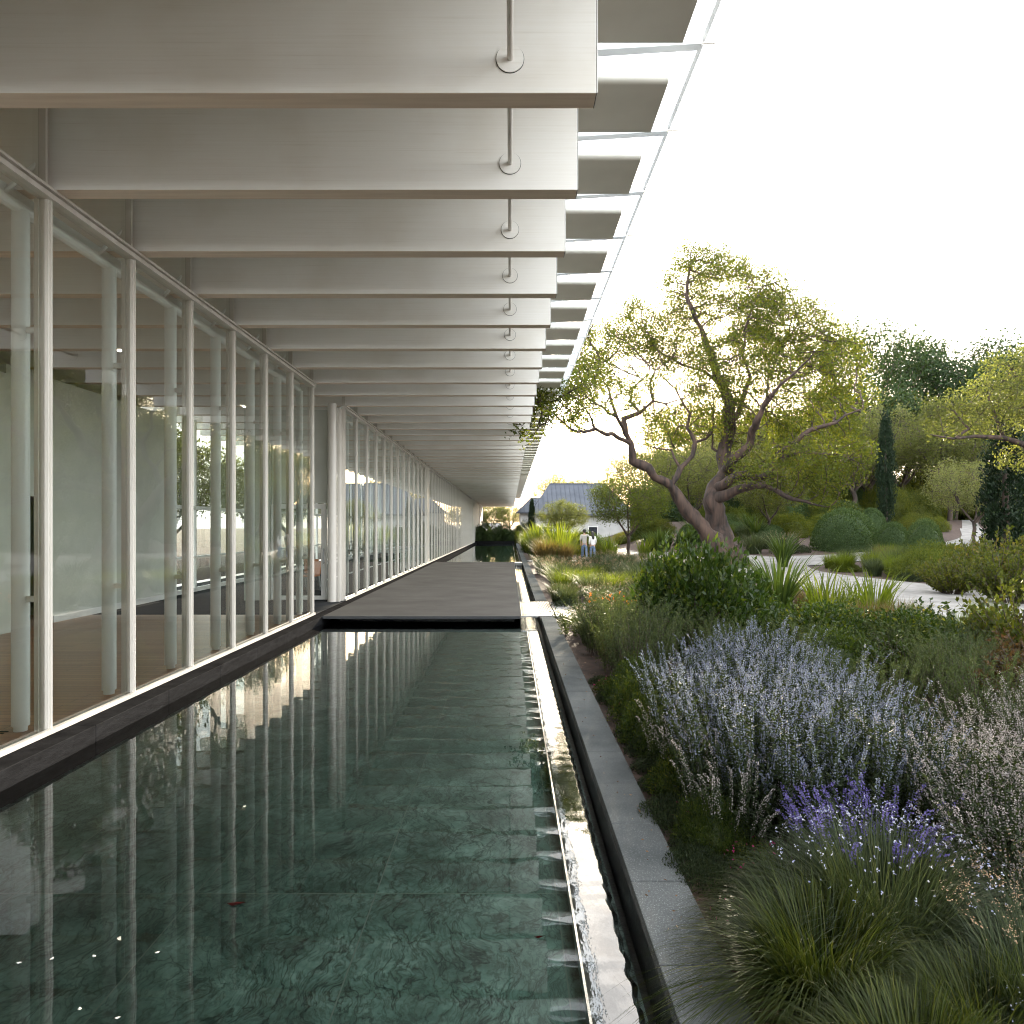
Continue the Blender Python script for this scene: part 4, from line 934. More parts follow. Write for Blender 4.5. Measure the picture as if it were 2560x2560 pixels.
# golden tree at the right edge, its limb reaching over the path
def right_tree():
    rng = np.random.default_rng(21); nodes = []; par = []; man = {}
    D_ = 25.0
    def limb(pts, r0, r1, p=-1, dy=0.0, dy1=0.0):
        Q = [at(x, y, D_+dy+(dy1-dy)*i/(len(pts)-1)) for i, (x, y) in enumerate(pts)]; out = []
        for i in range(len(Q)-1):
            s_ = max(1, int((Q[i+1]-Q[i]).length/.3))
            for k in range(s_): out.append(Q[i].lerp(Q[i+1], k/s_))
        out.append(Q[-1]); out = out[1:] if p >= 0 else out; ids = []
        for k, q in enumerate(out):
            par.append(p if k == 0 else len(nodes)-1); nodes.append(q); man[len(nodes)-1] = r0+(r1-r0)*k/max(1, len(out)-1); ids.append(len(nodes)-1)
        return ids
    a = limb([(2040, 1125), (2035, 1040), (2010, 960), (1985, 880)], .30, .2)
    b = limb([(1985, 880), (1930, 838), (1895, 826), (1840, 823), (1800, 828), (1755, 820)], .12, .02, a[-1], 0, -1)
    c = limb([(1895, 826), (1880, 790), (1865, 750), (1875, 725)], .07, .02, b[len(b)//2-2], -.3, .5)
    d = limb([(1985, 880), (1975, 800), (1940, 740), (1900, 690)], .16, .03, a[-1], 0, 1.2)
    e = limb([(1985, 880), (2040, 800), (2060, 720)], .16, .03, a[-1], 0, -.6)
    g = limb([(1840, 823), (1815, 795), (1800, 775)], .05, .02, b[-4], -.6, -.2)
    k = 1.325*D_/FPX; att = []
    for (x, y, rx, ry, n) in ((1885, 765, 85, 55, 330), (1800, 795, 60, 36, 130), (1935, 705, 80, 50, 260), (1990, 740, 110, 80, 330), (1940, 850, 60, 40, 70), (1775, 780, 45, 30, 60), (2060, 820, 80, 70, 150)):
        att.append(ellip_pts(n, tuple(at(x, y, D_)), (rx*k, rx*k*1.1, ry*k), rng, .2))
    n2, p2 = grow(nodes, par, np.concatenate(att), 1.9, .22, .2, 40, rng, .03, .25)
    r, kids = radii(n2, p2, .006, 2.25)
    for i, v in man.items(): r[i] = v
    root = empty('golden_tree', (nodes[0].x, nodes[0].y, 0), 0, 'golden leaved tree at the right edge with a bare limb reaching over the garden', 'tree')
    skin_tree.par = p2; a_ = Acc(); skin_tree(a_, n2, kids, r, lump=.2); child(a_, 'trunk', M['bark'], root, smooth=True)
    f = Acc(); clump_leaves(f, n2, r, kids, rng, .015, 15, .12, .058, .14, keep=.9); child(f, 'crown', M['leaf_gold'], root)
right_tree()
tree('spread', 2, gx(1838, 42), 42.0, 1.0, 'leaf_pale', 'garden_tree', 'pale grey green bushy tree just left of the black green conifer', rz=2)

# garden behind the rear glazing of the pavilion
for i, (x, y) in enumerate(((-13.5, 24), (-14.5, 31), (-13.2, 38), (-14.5, 47), (-13.4, 58), (-14.6, 70), (-13.6, 84))):
    tree('spread', 1+i % 2, x, y, 1.25, 'leaf_gold', 'rear_tree', 'sunlit green tree seen through the glass on the far side of the pavilion', 'trees behind the pavilion', sz=.95)

# ------------------------------------------------------------------ shrubs
def bush_mesh(seed, r=(1, 1, .8), n=5200, Ln=.07, Wd=.035, shell=.80, jit=.16, ragged=.06, core=.74, twig=0, flat=0.0):
    rng = np.random.default_rng(seed); a = Acc()
    d = unit(rng.normal(size=(n, 3))); d[:, 2] = np.abs(d[:, 2])*1.0 - .15*(rng.uniform(size=n) < .4); d = unit(d)
    q = np.array([1+jit*mnoise.noise(Vector(v)*2.1+Vector((seed, 0, 0)))+jit*.5*mnoise.noise(Vector(v)*5+Vector((seed, 3, 0))) for v in d])
    rad = q*rng.uniform(shell, 1, n) + np.abs(rng.normal(size=n))*ragged
    C = d*rad[:, None]*np.array(r)
    Dq = d*.8 + rng.normal(size=(n, 3))*.6; Dq[:, 2] += .3+flat
    add_leaves(a, C, Dq, Ln*rng.uniform(.6, 1.3, n), Wd*rng.uniform(.7, 1.2, n), rng)
    return a, rng
BP = {}
def bush(kind, x, y, sc_, mat, name, label, group=None, cat='shrub', rz=None, z=None):
    """ball, mound, leafy, sprig kinds; sc_ = (radius x, radius y, height)"""
    key = (kind, mat)
    if key not in BP:
        if kind == 'ball':
            a, rg2 = bush_mesh(31, (1, 1, 1), 9000, .055, .032, .90, .05, .012); fm = a.mesh('foliage')
            t_ = Acc(); t_.ellipsoid((0, 0, 0), (.86, .86, .86), 24, 14, 0, .05); tm = t_.mesh('inner_growth', True)
        elif kind == 'mound':
            a, rg2 = bush_mesh(32, (1, 1, 1), 6000, .085, .030, .66, .22, .06); fm = a.mesh('foliage')
            t_ = Acc(); t_.ellipsoid((0, 0, 0), (.66, .66, .62), 18, 10, 0, .2); tm = t_.mesh('inner_growth', True)
        elif kind == 'leafy':
            a, rg2 = bush_mesh(33, (1, 1, 1), 10000, .085, .045, .55, .2, .07); fm = a.mesh('foliage')
            t_ = Acc()
            for k in range(26):
                v = unit(rg2.normal(size=3)); v[2] = abs(v[2]); t_.tube([(0, 0, -.1), tuple(v*np.array([.35, .35, .5])), tuple(v*.85)], [.02, .013, .006], 5)
            tm = t_.mesh('stems', True)
        else:                       # loose sprigs with leaves along them
            rg2 = np.random.default_rng(34); a = Acc(); t_ = Acc()
            for k in range(120):
                an = rg2.uniform(0, 6.28); ti = rg2.uniform(.1, 1.05)**.8; ln = rg2.uniform(.65, 1.15)
                d0 = Vector((math.cos(an)*math.sin(ti), math.sin(an)*math.sin(ti), math.cos(ti))); p0 = Vector((math.cos(an)*.15, math.sin(an)*.15, -.1))
                pts = [p0+d0*ln*u+Vector((mnoise.noise(Vector((k, u*3, 0))), mnoise.noise(Vector((k, u*3, 7))), -.12*u*u))*.12 for u in (0, .25, .5, .75, 1)]
                t_.tube(pts, [.012, .01, .008, .006, .003], 4)
                m_ = 42; u = rg2.uniform(.25, 1.02, m_); i = np.minimum((u*4).astype(int), 3); P = np.array([tuple(p) for p in pts]); fr = (u*4-i)[:, None]
                C = P[i]*(1-fr)+P[i+1]*fr; Dq = rg2.normal(size=(m_, 3))*.7+np.array(tuple(d0))*.5
                add_leaves(a, C, Dq, rg2.uniform(.05, .10, m_), .045, rg2)
            fm = a.mesh('foliage'); tm = t_.mesh('stems', True)
        fm.materials.append(M[mat]); tm.materials.append(M['barkfar'] if kind in ('leafy', 'sprig') else M[mat]); BP[key] = (fm, tm)
    fm, tm = BP[key]
    r_ = empty(name, (x, y, float(T(x, y))+(sc_[2]*.08 if z is None else z)), random.uniform(0, 6.28) if rz is None else rz, label, cat, group)
    r_.scale = sc_
    put(fm.name.split('.')[0], fm, None, r_); put(tm.name.split('.')[0], tm, None, r_)
    return r_
def gbush(kind, px, py, d, rpx, hpx, mat, name, label, **k):
    """centre x and top y in the photograph (1932 px units), placed at distance d"""
    s_ = 1.325*d/FPX; x = (px*1.325-VX)/FPX*d; ztop = EYE+(VY-py*1.325)/FPX*d
    h = max(.15, ztop-float(T(x, d)))
    return bush(kind, x, d, (rpx*s_, rpx*s_, h*.94), mat, name, label, **k)

# dark round shrub in front of the great tree
gbush('leafy', 1315, 1042, 11.2, 136, 0, 'leaf_tips', 'round_shrub', 'big dark glossy rounded shrub in the middle bed in front of the great tree')
gbush('leafy', 1415, 1125, 12.6, 75, 0, 'leaf_tips', 'round_shrub', 'lower glossy shrub leaning against the right side of the big rounded one')
# clipped balls
for (px, py, d, rp, lab) in ((1592, 960, 40, 58, 'largest clipped dome shrub, left of the pair of clipped balls'), (1645, 960, 44, 28, 'clipped shrub half hidden behind the largest clipped dome'),
                             (1684, 986, 37.0, 33, 'low clipped ball touching the left side of the rounder clipped ball'), (1744, 980, 34, 36, 'round clipped ball nearest the side path'),
                             (1452, 990, 46, 30, 'flat topped clipped shrub right of the great trunk'), (1395, 985, 52, 24, 'small clipped shrub just right of the great trunk'), (1300, 990, 50, 24, 'clipped shrub seen between the great trunk and the small tree')):
    gbush('ball', px, py, d, rp, 0, 'leaf_clip', 'clipped_shrub', lab)
gbush('ball', 1067, 985, 88, 6, 0, 'leaf_clip', 'clipped_shrub', 'tiny clipped ball by the wall of the white house')
gbush('ball', 979, 991, 82, 8, 0, 'leaf_gold', 'clipped_shrub', 'small bright clipped ball at the end of the pool by the slim cypress')
# dark shrubs closing the pool
for i in range(9):
    bush('mound', -4.9+i*.85, POOL_END+1.2+(i % 3)*.5, (1.0, 1.0, 1.4+.5*((i*7) % 3)), 'leaf_clip', 'pool_end_shrub', 'dark green shrub in the row closing the far end of the pool', group='shrubs at the far end of the pool')

# tall dark shrubs closing the view behind the grove
rb = random.Random(41)
for i in range(22):
    px = 1215+i*37+rb.uniform(-10, 10); y = rb.uniform(76, 98); s_ = rb.uniform(3.2, 5.0)
    if px < 1300: y = rb.uniform(98, 104); s_ = 3.0
    bush('mound', gx(px, y), y, (s_, s_, s_*rb.uniform(1.25, 1.9)), rb.choice(['leaf_ever', 'leaf_main', 'leaf_olive']), 'tall_shrub', 'tall dark shrub closing the view behind the golden grove', group='tall shrubs behind the grove')
# undergrowth of the middle distance, each mound a plant
rgm = random.Random(12)
def free(x, y, m_=.3):
    # keep plants off the paths: test against the strips built above
    for P in PATHS:
        if P[2] - m_ < x < P[3] + m_ and P[4] - m_ < y < P[5] + m_:
            d2 = (P[0][:, 0]-x)**2 + (P[0][:, 1]-y)**2
            if d2.min() < (m_+.35)**2: return False
    return True
PATHS = []
for o in bpy.data.objects:
    if o.name in ('path', 'side_path', 'small_path'):
        v = np.empty(len(o.data.vertices)*3, np.float32); o.data.vertices.foreach_get('co', v); v = v.reshape(-1, 3)
        PATHS.append((v, 0, v[:, 0].min(), v[:, 0].max(), v[:, 1].min(), v[:, 1].max()))
fills = [('mound', 'leaf_clip', 'low_shrub', 'low grey green mound shrub of the far beds'), ('mound', 'leaf_olive', 'low_shrub', 'low golden green shrub of the far beds'),
         ('leafy', 'leaf_bush', 'low_shrub', 'low dark glossy shrub of the far beds'), ('mound', 'leaf_main', 'low_shrub', 'low mid green shrub of the far beds')]
cnt = 0
for tr_ in range(900):
    y = 26*(100/26)**rgm.random(); x = rgm.uniform(1.6, .72*y+6)
    if cnt >= 190: break
    if y < 42 and x < 12: continue
    if 10.5 < x < 21 and 33 < y < 46.5 or (20 < x < 28 and y < 44): continue
    if y < 46 and 3 < x < 7: continue
    if 75 < y < 100 and x < 16: continue
    if y < POOL_END and x < 1.9: continue
    r_ = rgm.uniform(.6, 1.3)*(1+max(0, y-40)*.012)
    if not free(x, y, r_*.75): continue
    k, mt, nm, lab = fills[rgm.choice((0, 1, 1, 2, 3, 3))]
    h = r_*rgm.uniform(.55, .95)*(1 if y < 45 else 1.35)
    if x > 20 and y > 52: h *= 1.5
    bush(k, x, y, (r_, r_*rgm.uniform(.8, 1.1), h), mt, nm, lab, group=lab.replace('low', 'the low', 1)); cnt += 1

# ------------------------------------------------------------------ herbaceous plants
HP = {}
def herb(kind):
    if kind in HP: return HP[kind]
    rng = np.random.default_rng(abs(sum(ord(c_) for c_ in kind))*7+1); parts = []
    def strands(n, R, h, lean, w, ln, whorl, per, fsz, mfl, mlf, hvar=.3, fstart=.35, leafn=14):
        st = Acc(); fl = Acc(); P, az = disk(n, R, rng); az = az + rng.normal(size=n)*.5
        hh = h*rng.uniform(1-hvar, 1+hvar*.5, n); lr = lean*hh*(.25+np.linalg.norm(P, axis=1)/R)*rng.uniform(.4, 1.2, n)
        add_blades(st, P, az, hh, lr, w, rng, 4, None, 0, 1.5)
        dirv = np.stack([np.cos(az), np.sin(az), np.zeros(n)], 1)
        def pos(t, i): return P[i]+dirv[i]*(lr[i]*t**1.5)[:, None]+np.stack([0*t, 0*t, hh[i]*(1-(1-t)**1.3)], 1)
        # whorls of small flowers up the stem
        ts = np.linspace(fstart, 1.0, whorl); I = np.repeat(np.arange(n), whorl*per); Tt = np.tile(np.repeat(ts, per), n)
        keep = rng.uniform(size=len(I)) < .86; I = I[keep]; Tt = Tt[keep]
        an = rng.uniform(0, 6.28, len(I)); rad = fsz*.42*(1.15-Tt*.55)
        C = pos(Tt, I)+np.stack([np.cos(an)*rad, np.sin(an)*rad, rng.normal(size=len(I))*fsz*.16], 1)
        Dq = np.stack([np.cos(an), np.sin(an), rng.uniform(-.2, .5, len(I))], 1)
        add_leaves(fl, C, Dq, fsz*rng.uniform(.6, 1.2, len(I))*(1.2-.5*Tt), fsz*.75, rng)
        # leaves low down
        I = np.repeat(np.arange(n), leafn); Tt = rng.uniform(.0, .8, len(I)); C = pos(Tt, I)+rng.normal(size=(len(I), 3))*.012
        Dq = rng.normal(size=(len(I), 3)); Dq[:, 2] += .6
        add_leaves(st, C, Dq, ln*rng.uniform(.6, 1.2, len(I)), ln*.32, rng)
        return [('foliage', st, mlf), ('flower_spikes', fl, mfl)]
    if kind == 'catmint_lilac': parts = strands(46, .34, .72, .24, .006, .045, 24, 4, .0135, 'fl_lilac', 'catleaf', fstart=.48, leafn=60, hvar=.38)
    elif kind == 'catmint_white': parts = strands(54, .34, .62, .32, .006, .04, 22, 4, .013, 'fl_white', 'catleaf', fstart=.40, leafn=52, hvar=.38)
    elif kind == 'lavender': parts = strands(90, .32, .50, .42, .004, .035, 12, 6, .016, 'fl_purple', 'blade_grey', fstart=.62, leafn=20)
    elif kind == 'sage_far': parts = strands(60, .40, .62, .35, .008, .06, 6, 2, .018, 'fl_tan', 'rosemary', fstart=.8, leafn=34)
    elif kind == 'rosemary':
        a = Acc(); t_ = Acc(); n = 130; P, az = disk(n, .28, rng); hh = .98*rng.uniform(.45, 1.05, n); lr = hh*.42*(.2+np.linalg.norm(P, axis=1)/.28)*rng.uniform(.3, 1.1, n)
        add_blades(t_, P, az, hh, lr, .009, rng, 4, None, 0, 1.2); dirv = np.stack([np.cos(az), np.sin(az), np.zeros(n)], 1)
        I = np.repeat(np.arange(n), 85); u = rng.uniform(.12, 1.02, len(I)); C = P[I]+dirv[I]*(lr[I]*u**1.2)[:, None]+np.stack([0*u, 0*u, hh[I]*(1-(1-np.minimum(u, 1))**1.3)], 1)
        Dq = rng.normal(size=(len(I), 3))*.75+dirv[I]*.2; Dq[:, 2] += .75
        add_leaves(a, C, Dq, .042*rng.uniform(.6, 1.2, len(I)), .008, rng); parts = [('stems', t_, 'barkfar'), ('foliage', a, 'rosemary')]
    elif kind == 'flax':            # strap leaves
        a = Acc(); n = 125; P, az = disk(n, .14, rng); hh = rng.uniform(.55, 1.18, n); add_blades(a, P, az+rng.normal(size=n)*.3, hh, hh*rng.uniform(.15, .85, n), .050, rng, 8, hh*rng.uniform(0, .35, n)**2, 0, 1.6)
        parts = [('foliage', a, 'strap')]
    elif kind == 'flax_bright':
        a = Acc(); n = 100; P, az = disk(n, .24, rng); hh = rng.uniform(.5, 1.12, n); add_blades(a, P, az+rng.normal(size=n)*.5, hh, hh*rng.uniform(.1, .7, n), .036, rng, 8, hh*rng.uniform(0, .4, n)**2, 0, 1.6)
        parts = [('foliage', a, 'blade_bright')]
    elif kind == 'grass_mound':     # dense arching evergreen grass, about 0.55 m high
        a = Acc(); n = 2000; P, az = disk(n, .20, rng); az = az+rng.normal(size=n)*.35; ln = rng.uniform(.65, 1.15, n); k = rng.uniform(.0, 1, n)
        add_blades(a, P, az, .34+.30*(1-k)*ln, (.22+.72*k)*ln, .0070, rng, 7, (.10+.52*k)*ln*.75, 0, 1.25)
        parts = [('foliage', a, 'blade')]
    elif kind == 'grass_flowering':
        a = Acc(); f = Acc(); n = 1900; P, az = disk(n, .22, rng); az = az+rng.normal(size=n)*.4; ln = rng.uniform(.6, 1.1, n); k = rng.uniform(0, 1, n)
        add_blades(a, P, az, .38+.22*(1-k)*ln, (.15+.55*k)*ln, .0052, rng, 6, (.35*k)*ln*.7, 0, 1.25)
        m_ = 260; q = disk(m_, .5, rng)[0]; q[:, 2] = .60-.75*(np.linalg.norm(q, axis=1))**2+rng.normal(size=m_)*.03
        for _ in range(4): add_leaves(f, q+rng.normal(size=(m_, 3))*.003, rng.normal(size=(m_, 3)), .009*rng.uniform(.4, 1.2, m_), .008, rng)
        parts = [('foliage', a, 'blade_grey'), ('flower_heads', f, 'fl_bluewhite')]
    elif kind in ('grass_tall', 'grass_gold', 'grass_bright', 'grass_seed'):
        a = Acc(); n = 620; P, az = disk(n, .22, rng); az = az+rng.normal(size=n)*.5; hh = rng.uniform(.45, 1.0, n)*.8
        add_blades(a, P, az, hh, hh*rng.uniform(.05, .75, n), .0095, rng, 5, hh*rng.uniform(0, .5, n)**1.6, 0, 1.5)
        mt = {'grass_tall': 'blade_grey', 'grass_gold': 'blade_gold', 'grass_bright': 'blade_bright', 'grass_seed': 'blade_grey'}[kind]
        parts = [('foliage', a, mt)]
        if kind == 'grass_seed':
            f = Acc(); m_ = 60; Pq, azq = disk(m_, .18, rng); hq = rng.uniform(.7, 1.0, m_)*.95; add_blades(a, Pq, azq, hq, hq*.4, .003, rng, 4, None, 0, 1.5)
            dv = np.stack([np.cos(azq), np.sin(azq), np.zeros(m_)], 1); I = np.repeat(np.arange(m_), 14); u = rng.uniform(.8, 1.0, len(I))
            C = Pq[I]+dv[I]*(hq[I]*.4*u**1.5)[:, None]+np.stack([0*u, 0*u, hq[I]*(1-(1-u)**1.3)], 1)+rng.normal(size=(len(I), 3))*.012
            add_leaves(f, C, rng.normal(size=(len(I), 3)), .013, .008, rng); parts.append(('seed_heads', f, 'fl_tan'))
    elif kind == 'strap_droop':
        a = Acc(); n = 60; P, az = disk(n, .07, rng); ln = rng.uniform(.5, 1, n); add_blades(a, P, az+rng.normal(size=n)*.3, .34*ln, .50*ln, .019, rng, 9, .36*ln*rng.uniform(.7, 1.3, n), 0, 1.1)
        parts = [('foliage', a, 'blade_grey')]
    elif kind == 'flowering_mat':
        a = Acc(); f = Acc(); m_ = 2600; q = ellip_pts(m_, (0, 0, 0), (.36, .36, .30), rng, .5); q[:, 2] = np.abs(q[:, 2]); Dq = rng.normal(size=(m_, 3)); Dq[:, 2] += .7
        add_leaves(a, q, Dq, .034*rng.uniform(.6, 1.2, m_), .015, rng)
        t_ = 18; q = unit(rng.normal(size=(t_, 3)))*np.array([.36, .36, .32]); q[:, 2] = np.abs(q[:, 2])
        for _ in range(6): add_leaves(f, q+rng.normal(size=(t_, 3))*.004, rng.normal(size=(t_, 3))+np.array([0, 0, .6]), .018, .015, rng)
        parts = [('foliage', a, 'leaf_bush'), ('flower_heads', f, 'fl_pink')]
    elif kind == 'cover':           # low mixed carpet plant
        a = Acc(); m_ = 2400; q = ellip_pts(m_, (0, 0, 0), (.42, .42, .24), rng, .4); q[:, 2] = np.abs(q[:, 2])+.0; Dq = rng.normal(size=(m_, 3))*.8; Dq[:, 2] += .9
        add_leaves(a, q, Dq, .05*rng.uniform(.6, 1.3, m_), .014, rng); parts = [('foliage', a, 'catleaf')]
    elif kind == 'daisy':
        a = Acc(); f = Acc(); n = 420; P, az = disk(n, .34, rng); hh = rng.uniform(.15, .34, n); add_blades(a, P, az, hh, hh*rng.uniform(0, .6, n), .006, rng, 4, None, 0, 1.4)
        t_ = 26; q, _a = disk(t_, .34, rng); q[:, 2] = rng.uniform(.22, .38, t_)
        for _ in range(7): add_leaves(f, q, rng.normal(size=(t_, 3))*np.array([1, 1, .2]), .017, .009, rng)
        parts = [('foliage', a, 'blade_bright'), ('flower_heads', f, 'fl_bluewhite')]
    elif kind == 'poppies':
        a = Acc(); f = Acc(); n = 300; P, az = disk(n, .34, rng); hh = rng.uniform(.2, .5, n); add_blades(a, P, az, hh, hh*rng.uniform(0, .5, n), .006, rng, 4, None, 0, 1.4)
        t_ = 16; q, _a = disk(t_, .34, rng); q[:, 2] = rng.uniform(.40, .62, t_)
        for _ in range(6): add_leaves(f, q+rng.normal(size=(t_, 3))*.008, rng.normal(size=(t_, 3)), .026, .022, rng)
        parts = [('foliage', a, 'blade_grey'), ('flower_heads', f, 'fl_orange')]
    out = []
    for nm, acc, mt in parts:
        me = acc.mesh(nm); me.materials.append(M[mt]); out.append((nm, me))
    HP[kind] = out; return out
def herbs(kind, x, y, s_, name, label, group=None, rz=None, cat='plant', sz=1.0, tilt=(0, 0)):
    r_ = empty(name, (x, y, float(T(x, y))-.01), random.uniform(0, 6.28) if rz is None else rz, label, cat, group)
    r_.scale = (s_, s_, s_*sz); r_.rotation_euler[0] += tilt[0]; r_.rotation_euler[1] += tilt[1]
    for nm, me in herb(kind): put(nm, me, None, r_)
    return r_
def scatter(poly, sp, seed, jit=.35):
    """points inside a ground polygon, spaced about sp apart"""
    rg_ = random.Random(seed); P = []
    x0, x1 = min(p[0] for p in poly), max(p[0] for p in poly); y0, y1 = min(p[1] for p in poly), max(p[1] for p in poly)
    y = y0; row = 0
    while y <= y1:
        x = x0 + (sp/2 if row % 2 else 0)
        while x <= x1:
            px, py = x+rg_.uniform(-1, 1)*sp*jit, y+rg_.uniform(-1, 1)*sp*jit; ins = False; n = len(poly)
            for i in range(n):
                (ax, ay), (bx, by) = poly[i], poly[(i+1) % n]
                if (ay > py) != (by > py) and px < (bx-ax)*(py-ay)/(by-ay)+ax: ins = not ins
            if ins: P.append((px, py))
            x += sp
        y += sp*.87; row += 1
    return P
rs = random.Random(5)
# lilac catmint drift, middle of the foreground
for (x, y) in scatter([(1.55, 4.3), (2.25, 4.25), (2.75, 5.2), (3.05, 6.6), (2.75, 7.9), (1.75, 7.8), (1.55, 6.6), (1.40, 5.3)], .40, 1):
    herbs('catmint_lilac', x, y, rs.uniform(.88, 1.12), 'catmint', 'upright catmint with pale lilac flower spikes in the large drift beside the coping', 'lilac catmint drift', cat='flowering plant')
# cream white catmint drift, right
for (x, y) in scatter([(2.45, 3.55), (3.2, 3.4), (4.4, 4.6), (4.6, 5.9), (3.9, 5.9), (3.2, 5.0), (2.5, 4.3)], .42, 2):
    herbs('catmint_white', x, y, rs.uniform(.88, 1.1), 'catmint', 'loose catmint with cream white flowers in the drift at the right edge', 'cream white catmint drift', cat='flowering plant')
for (x, y) in ((1.42, 4.5), (1.5, 5.0), (1.38, 5.5)):
    herbs('catmint_white', x, y, .85, 'catmint', {4.5: 'nearest', 5.0: 'middle', 5.5: 'farthest'}[y]+' of three cream flowered catmints leaning towards the coping before the lilac drift', 'leaning cream catmint by the coping', tilt=(0, -.1), cat='flowering plant')
# purple lavender behind the grass mound
for (x, y) in scatter([(1.45, 3.75), (2.2, 3.65), (2.4, 4.1), (1.6, 4.2)], .32, 3):
    herbs('lavender', x, y, rs.uniform(.9, 1.1), 'lavender', 'violet blue lavender in the patch just behind the arching grass mound', 'violet lavender patch', cat='flowering plant')
# grasses at the lower right
herbs('grass_flowering', 1.74, 3.38, 1.0, 'grass_clump', 'dense dark grass mound dotted with small white and blue flowers, below the lavender', cat='grass')
herbs('grass_mound', 1.28, 2.98, .80, 'grass_clump', 'arching grass clump whose blades hang over the coping into the channel', cat='grass')
herbs('grass_mound', 1.42, 3.48, .66, 'grass_clump', 'smaller arching grass clump at the edge of the coping behind the overhanging one', cat='grass')
herbs('grass_mound', 1.33, 2.35, .72, 'grass_clump', 'nearest arching grass clump at the bottom of the picture by the channel', cat='grass')
herbs('grass_mound', 1.72, 2.62, .66, 'grass_clump', 'fine grass clump with bent blades at the bottom centre right', cat='grass')
herbs('grass_seed', 2.0, 2.75, .62, 'grass_clump', 'grey grass with tan seed heads right of the arching clumps', cat='grass')
herbs('grass_seed', 2.25, 3.0, .62, 'grass_clump', 'grey grass with tan seed heads nearest the dark hollow at the right', cat='grass')
herbs('grass_flowering', 2.05, 2.45, .62, 'grass_clump', 'low grass with a few white flowers in the lowest right part', cat='grass')
for (x, y) in ((2.35, 2.65), (2.25, 2.38), (2.55, 2.95)):
    herbs('daisy', x, y, .72, 'daisy', 'bright green tuft with white daisies in the lower right corner', 'daisy tufts', cat='flowering plant')
for (x, y) in ((2.28, 3.30), (2.5, 3.25), (2.15, 3.12), (2.7, 3.2), (2.45, 3.55)):
    herbs('cover', x, y, .6, 'ground_cover_plant', 'low dark leafy plant in the hollow between the grass mound and the cream catmint', 'dark leafy plants of the hollow')
# edge of the coping, going away
herbs('strap_droop', 1.28, 5.75, .78, 'lily_clump', 'drooping strap leaved clump hanging onto the coping', cat='plant')
herbs('strap_droop', 1.22, 4.28, .42, 'lily_clump', 'tiny strap leaved tuft beside the pink flowered plant', cat='plant')
herbs('flowering_mat', 1.28, 4.75, .62, 'pink_flowered_plant', 'small dark leafy plant with magenta flowers at the edge of the coping', cat='flowering plant')
herbs('flowering_mat', 1.42, 4.15, .5, 'pink_flowered_plant', 'second small plant with magenta flowers, lower and nearer', cat='flowering plant')
for (x, y, s_) in ((1.32, 6.5, .9), (1.35, 7.2, .95), (1.40, 7.9, 1.0), (1.5, 8.3, .9), (1.28, 5.2, .75), (1.22, 4.4, .6), (1.30, 6.0, .7)):
    bush('mound', x, y, (.34*s_, .36*s_, .46*s_), 'leaf_bush', 'low_shrub', 'low dark green shrub between the coping and the lilac drift', group='low shrubs beside the coping')
for (x, y, s_, lab) in ((1.50, 9.6, 1.10, 'upright rosemary bush nearest the pale slab'), (1.55, 8.7, .95, 'rosemary bush in front of the big rounded shrub, nearer the camera'), (1.95, 9.9, .95, 'rosemary bush tucked between the slab and the big rounded shrub'), (1.42, 10.9, .9, 'rosemary bush behind the pale slab')):
    herbs('rosemary', x, y, s_, 'rosemary', lab, cat='shrub')
for i, (x, y) in enumerate(scatter([(1.04, 3.3), (1.36, 3.6), (1.4, 9.2), (1.12, 9.2)], .26, 21)):
    if rs.random() < .9: herbs(rs.choice(['cover', 'flowering_mat', 'cover', 'cover']), x, y, rs.uniform(.35, .6), 'edging_plant', 'tiny leafy plant on the bare soil strip right beside the coping', 'tiny plants along the coping')
# spiky flax clumps
for (px, py, d, s_, k, lab) in ((1468, 0, 14.6, 1.35, 'flax', 'large dark spiky flax clump right of the big rounded shrub'), (1560, 0, 13.8, 1.16, 'flax_bright', 'sunlit spiky flax clump in the middle of the three beside the path'), (1650, 0, 13.6, 1.12, 'flax_bright', 'rightmost sunlit flax clump beside the pale path'),
                                (1610, 0, 14.6, .95, 'flax_bright', 'small sunlit flax clump between the two larger sunlit ones'), (1476, 0, 33, 1.5, 'flax', 'round flax clump across the path right of the great trunk'), (1243, 0, 47, 1.6, 'flax', 'grey green flax clump left of the great trunk across the path'),
                                (1152, 0, 40.0, 1.5, 'flax_bright', 'sunlit flax clump just right of the couple'), (1215, 0, 43, 1.3, 'flax_bright', 'flax clump at the foot of the small tree')):
    herbs(k, (px*1.325-VX)/FPX*d, d, s_, 'flax', lab, cat='plant')
# shrubs behind the lilac drift and along the right edge
for (x, y, s_, kind, mt, lab) in ((4.6, 10.6, (.9, .8, .72), 'leafy', 'leaf_tips', 'broad dark shrub behind the lilac drift below the flax'), (5.6, 10.2, (.9, .8, .66), 'leafy', 'leaf_tips', 'dark shrub under the sunlit flax, right of the broad one'),
                          (6.6, 10.8, (.9, .8, .80), 'sprig', 'leaf_tips', 'loose leafy shrub beside the path at mid right'), (5.0, 8.9, (.8, .7, .62), 'sprig', 'leaf_bush', 'loose dark shrub between the lilac drift and the leafy shrub'),
                          (4.1, 9.2, (.6, .6, .6), 'mound', 'leaf_bush', 'rounded dark shrub hard behind the tallest lilac spikes'), (3.7, 11.9, (.7, .7, .62), 'mound', 'leaf_gold', 'yellow green shrub at the right foot of the big rounded shrub')):
    bush(kind, x, y, s_, mt, 'dark_shrub', lab)
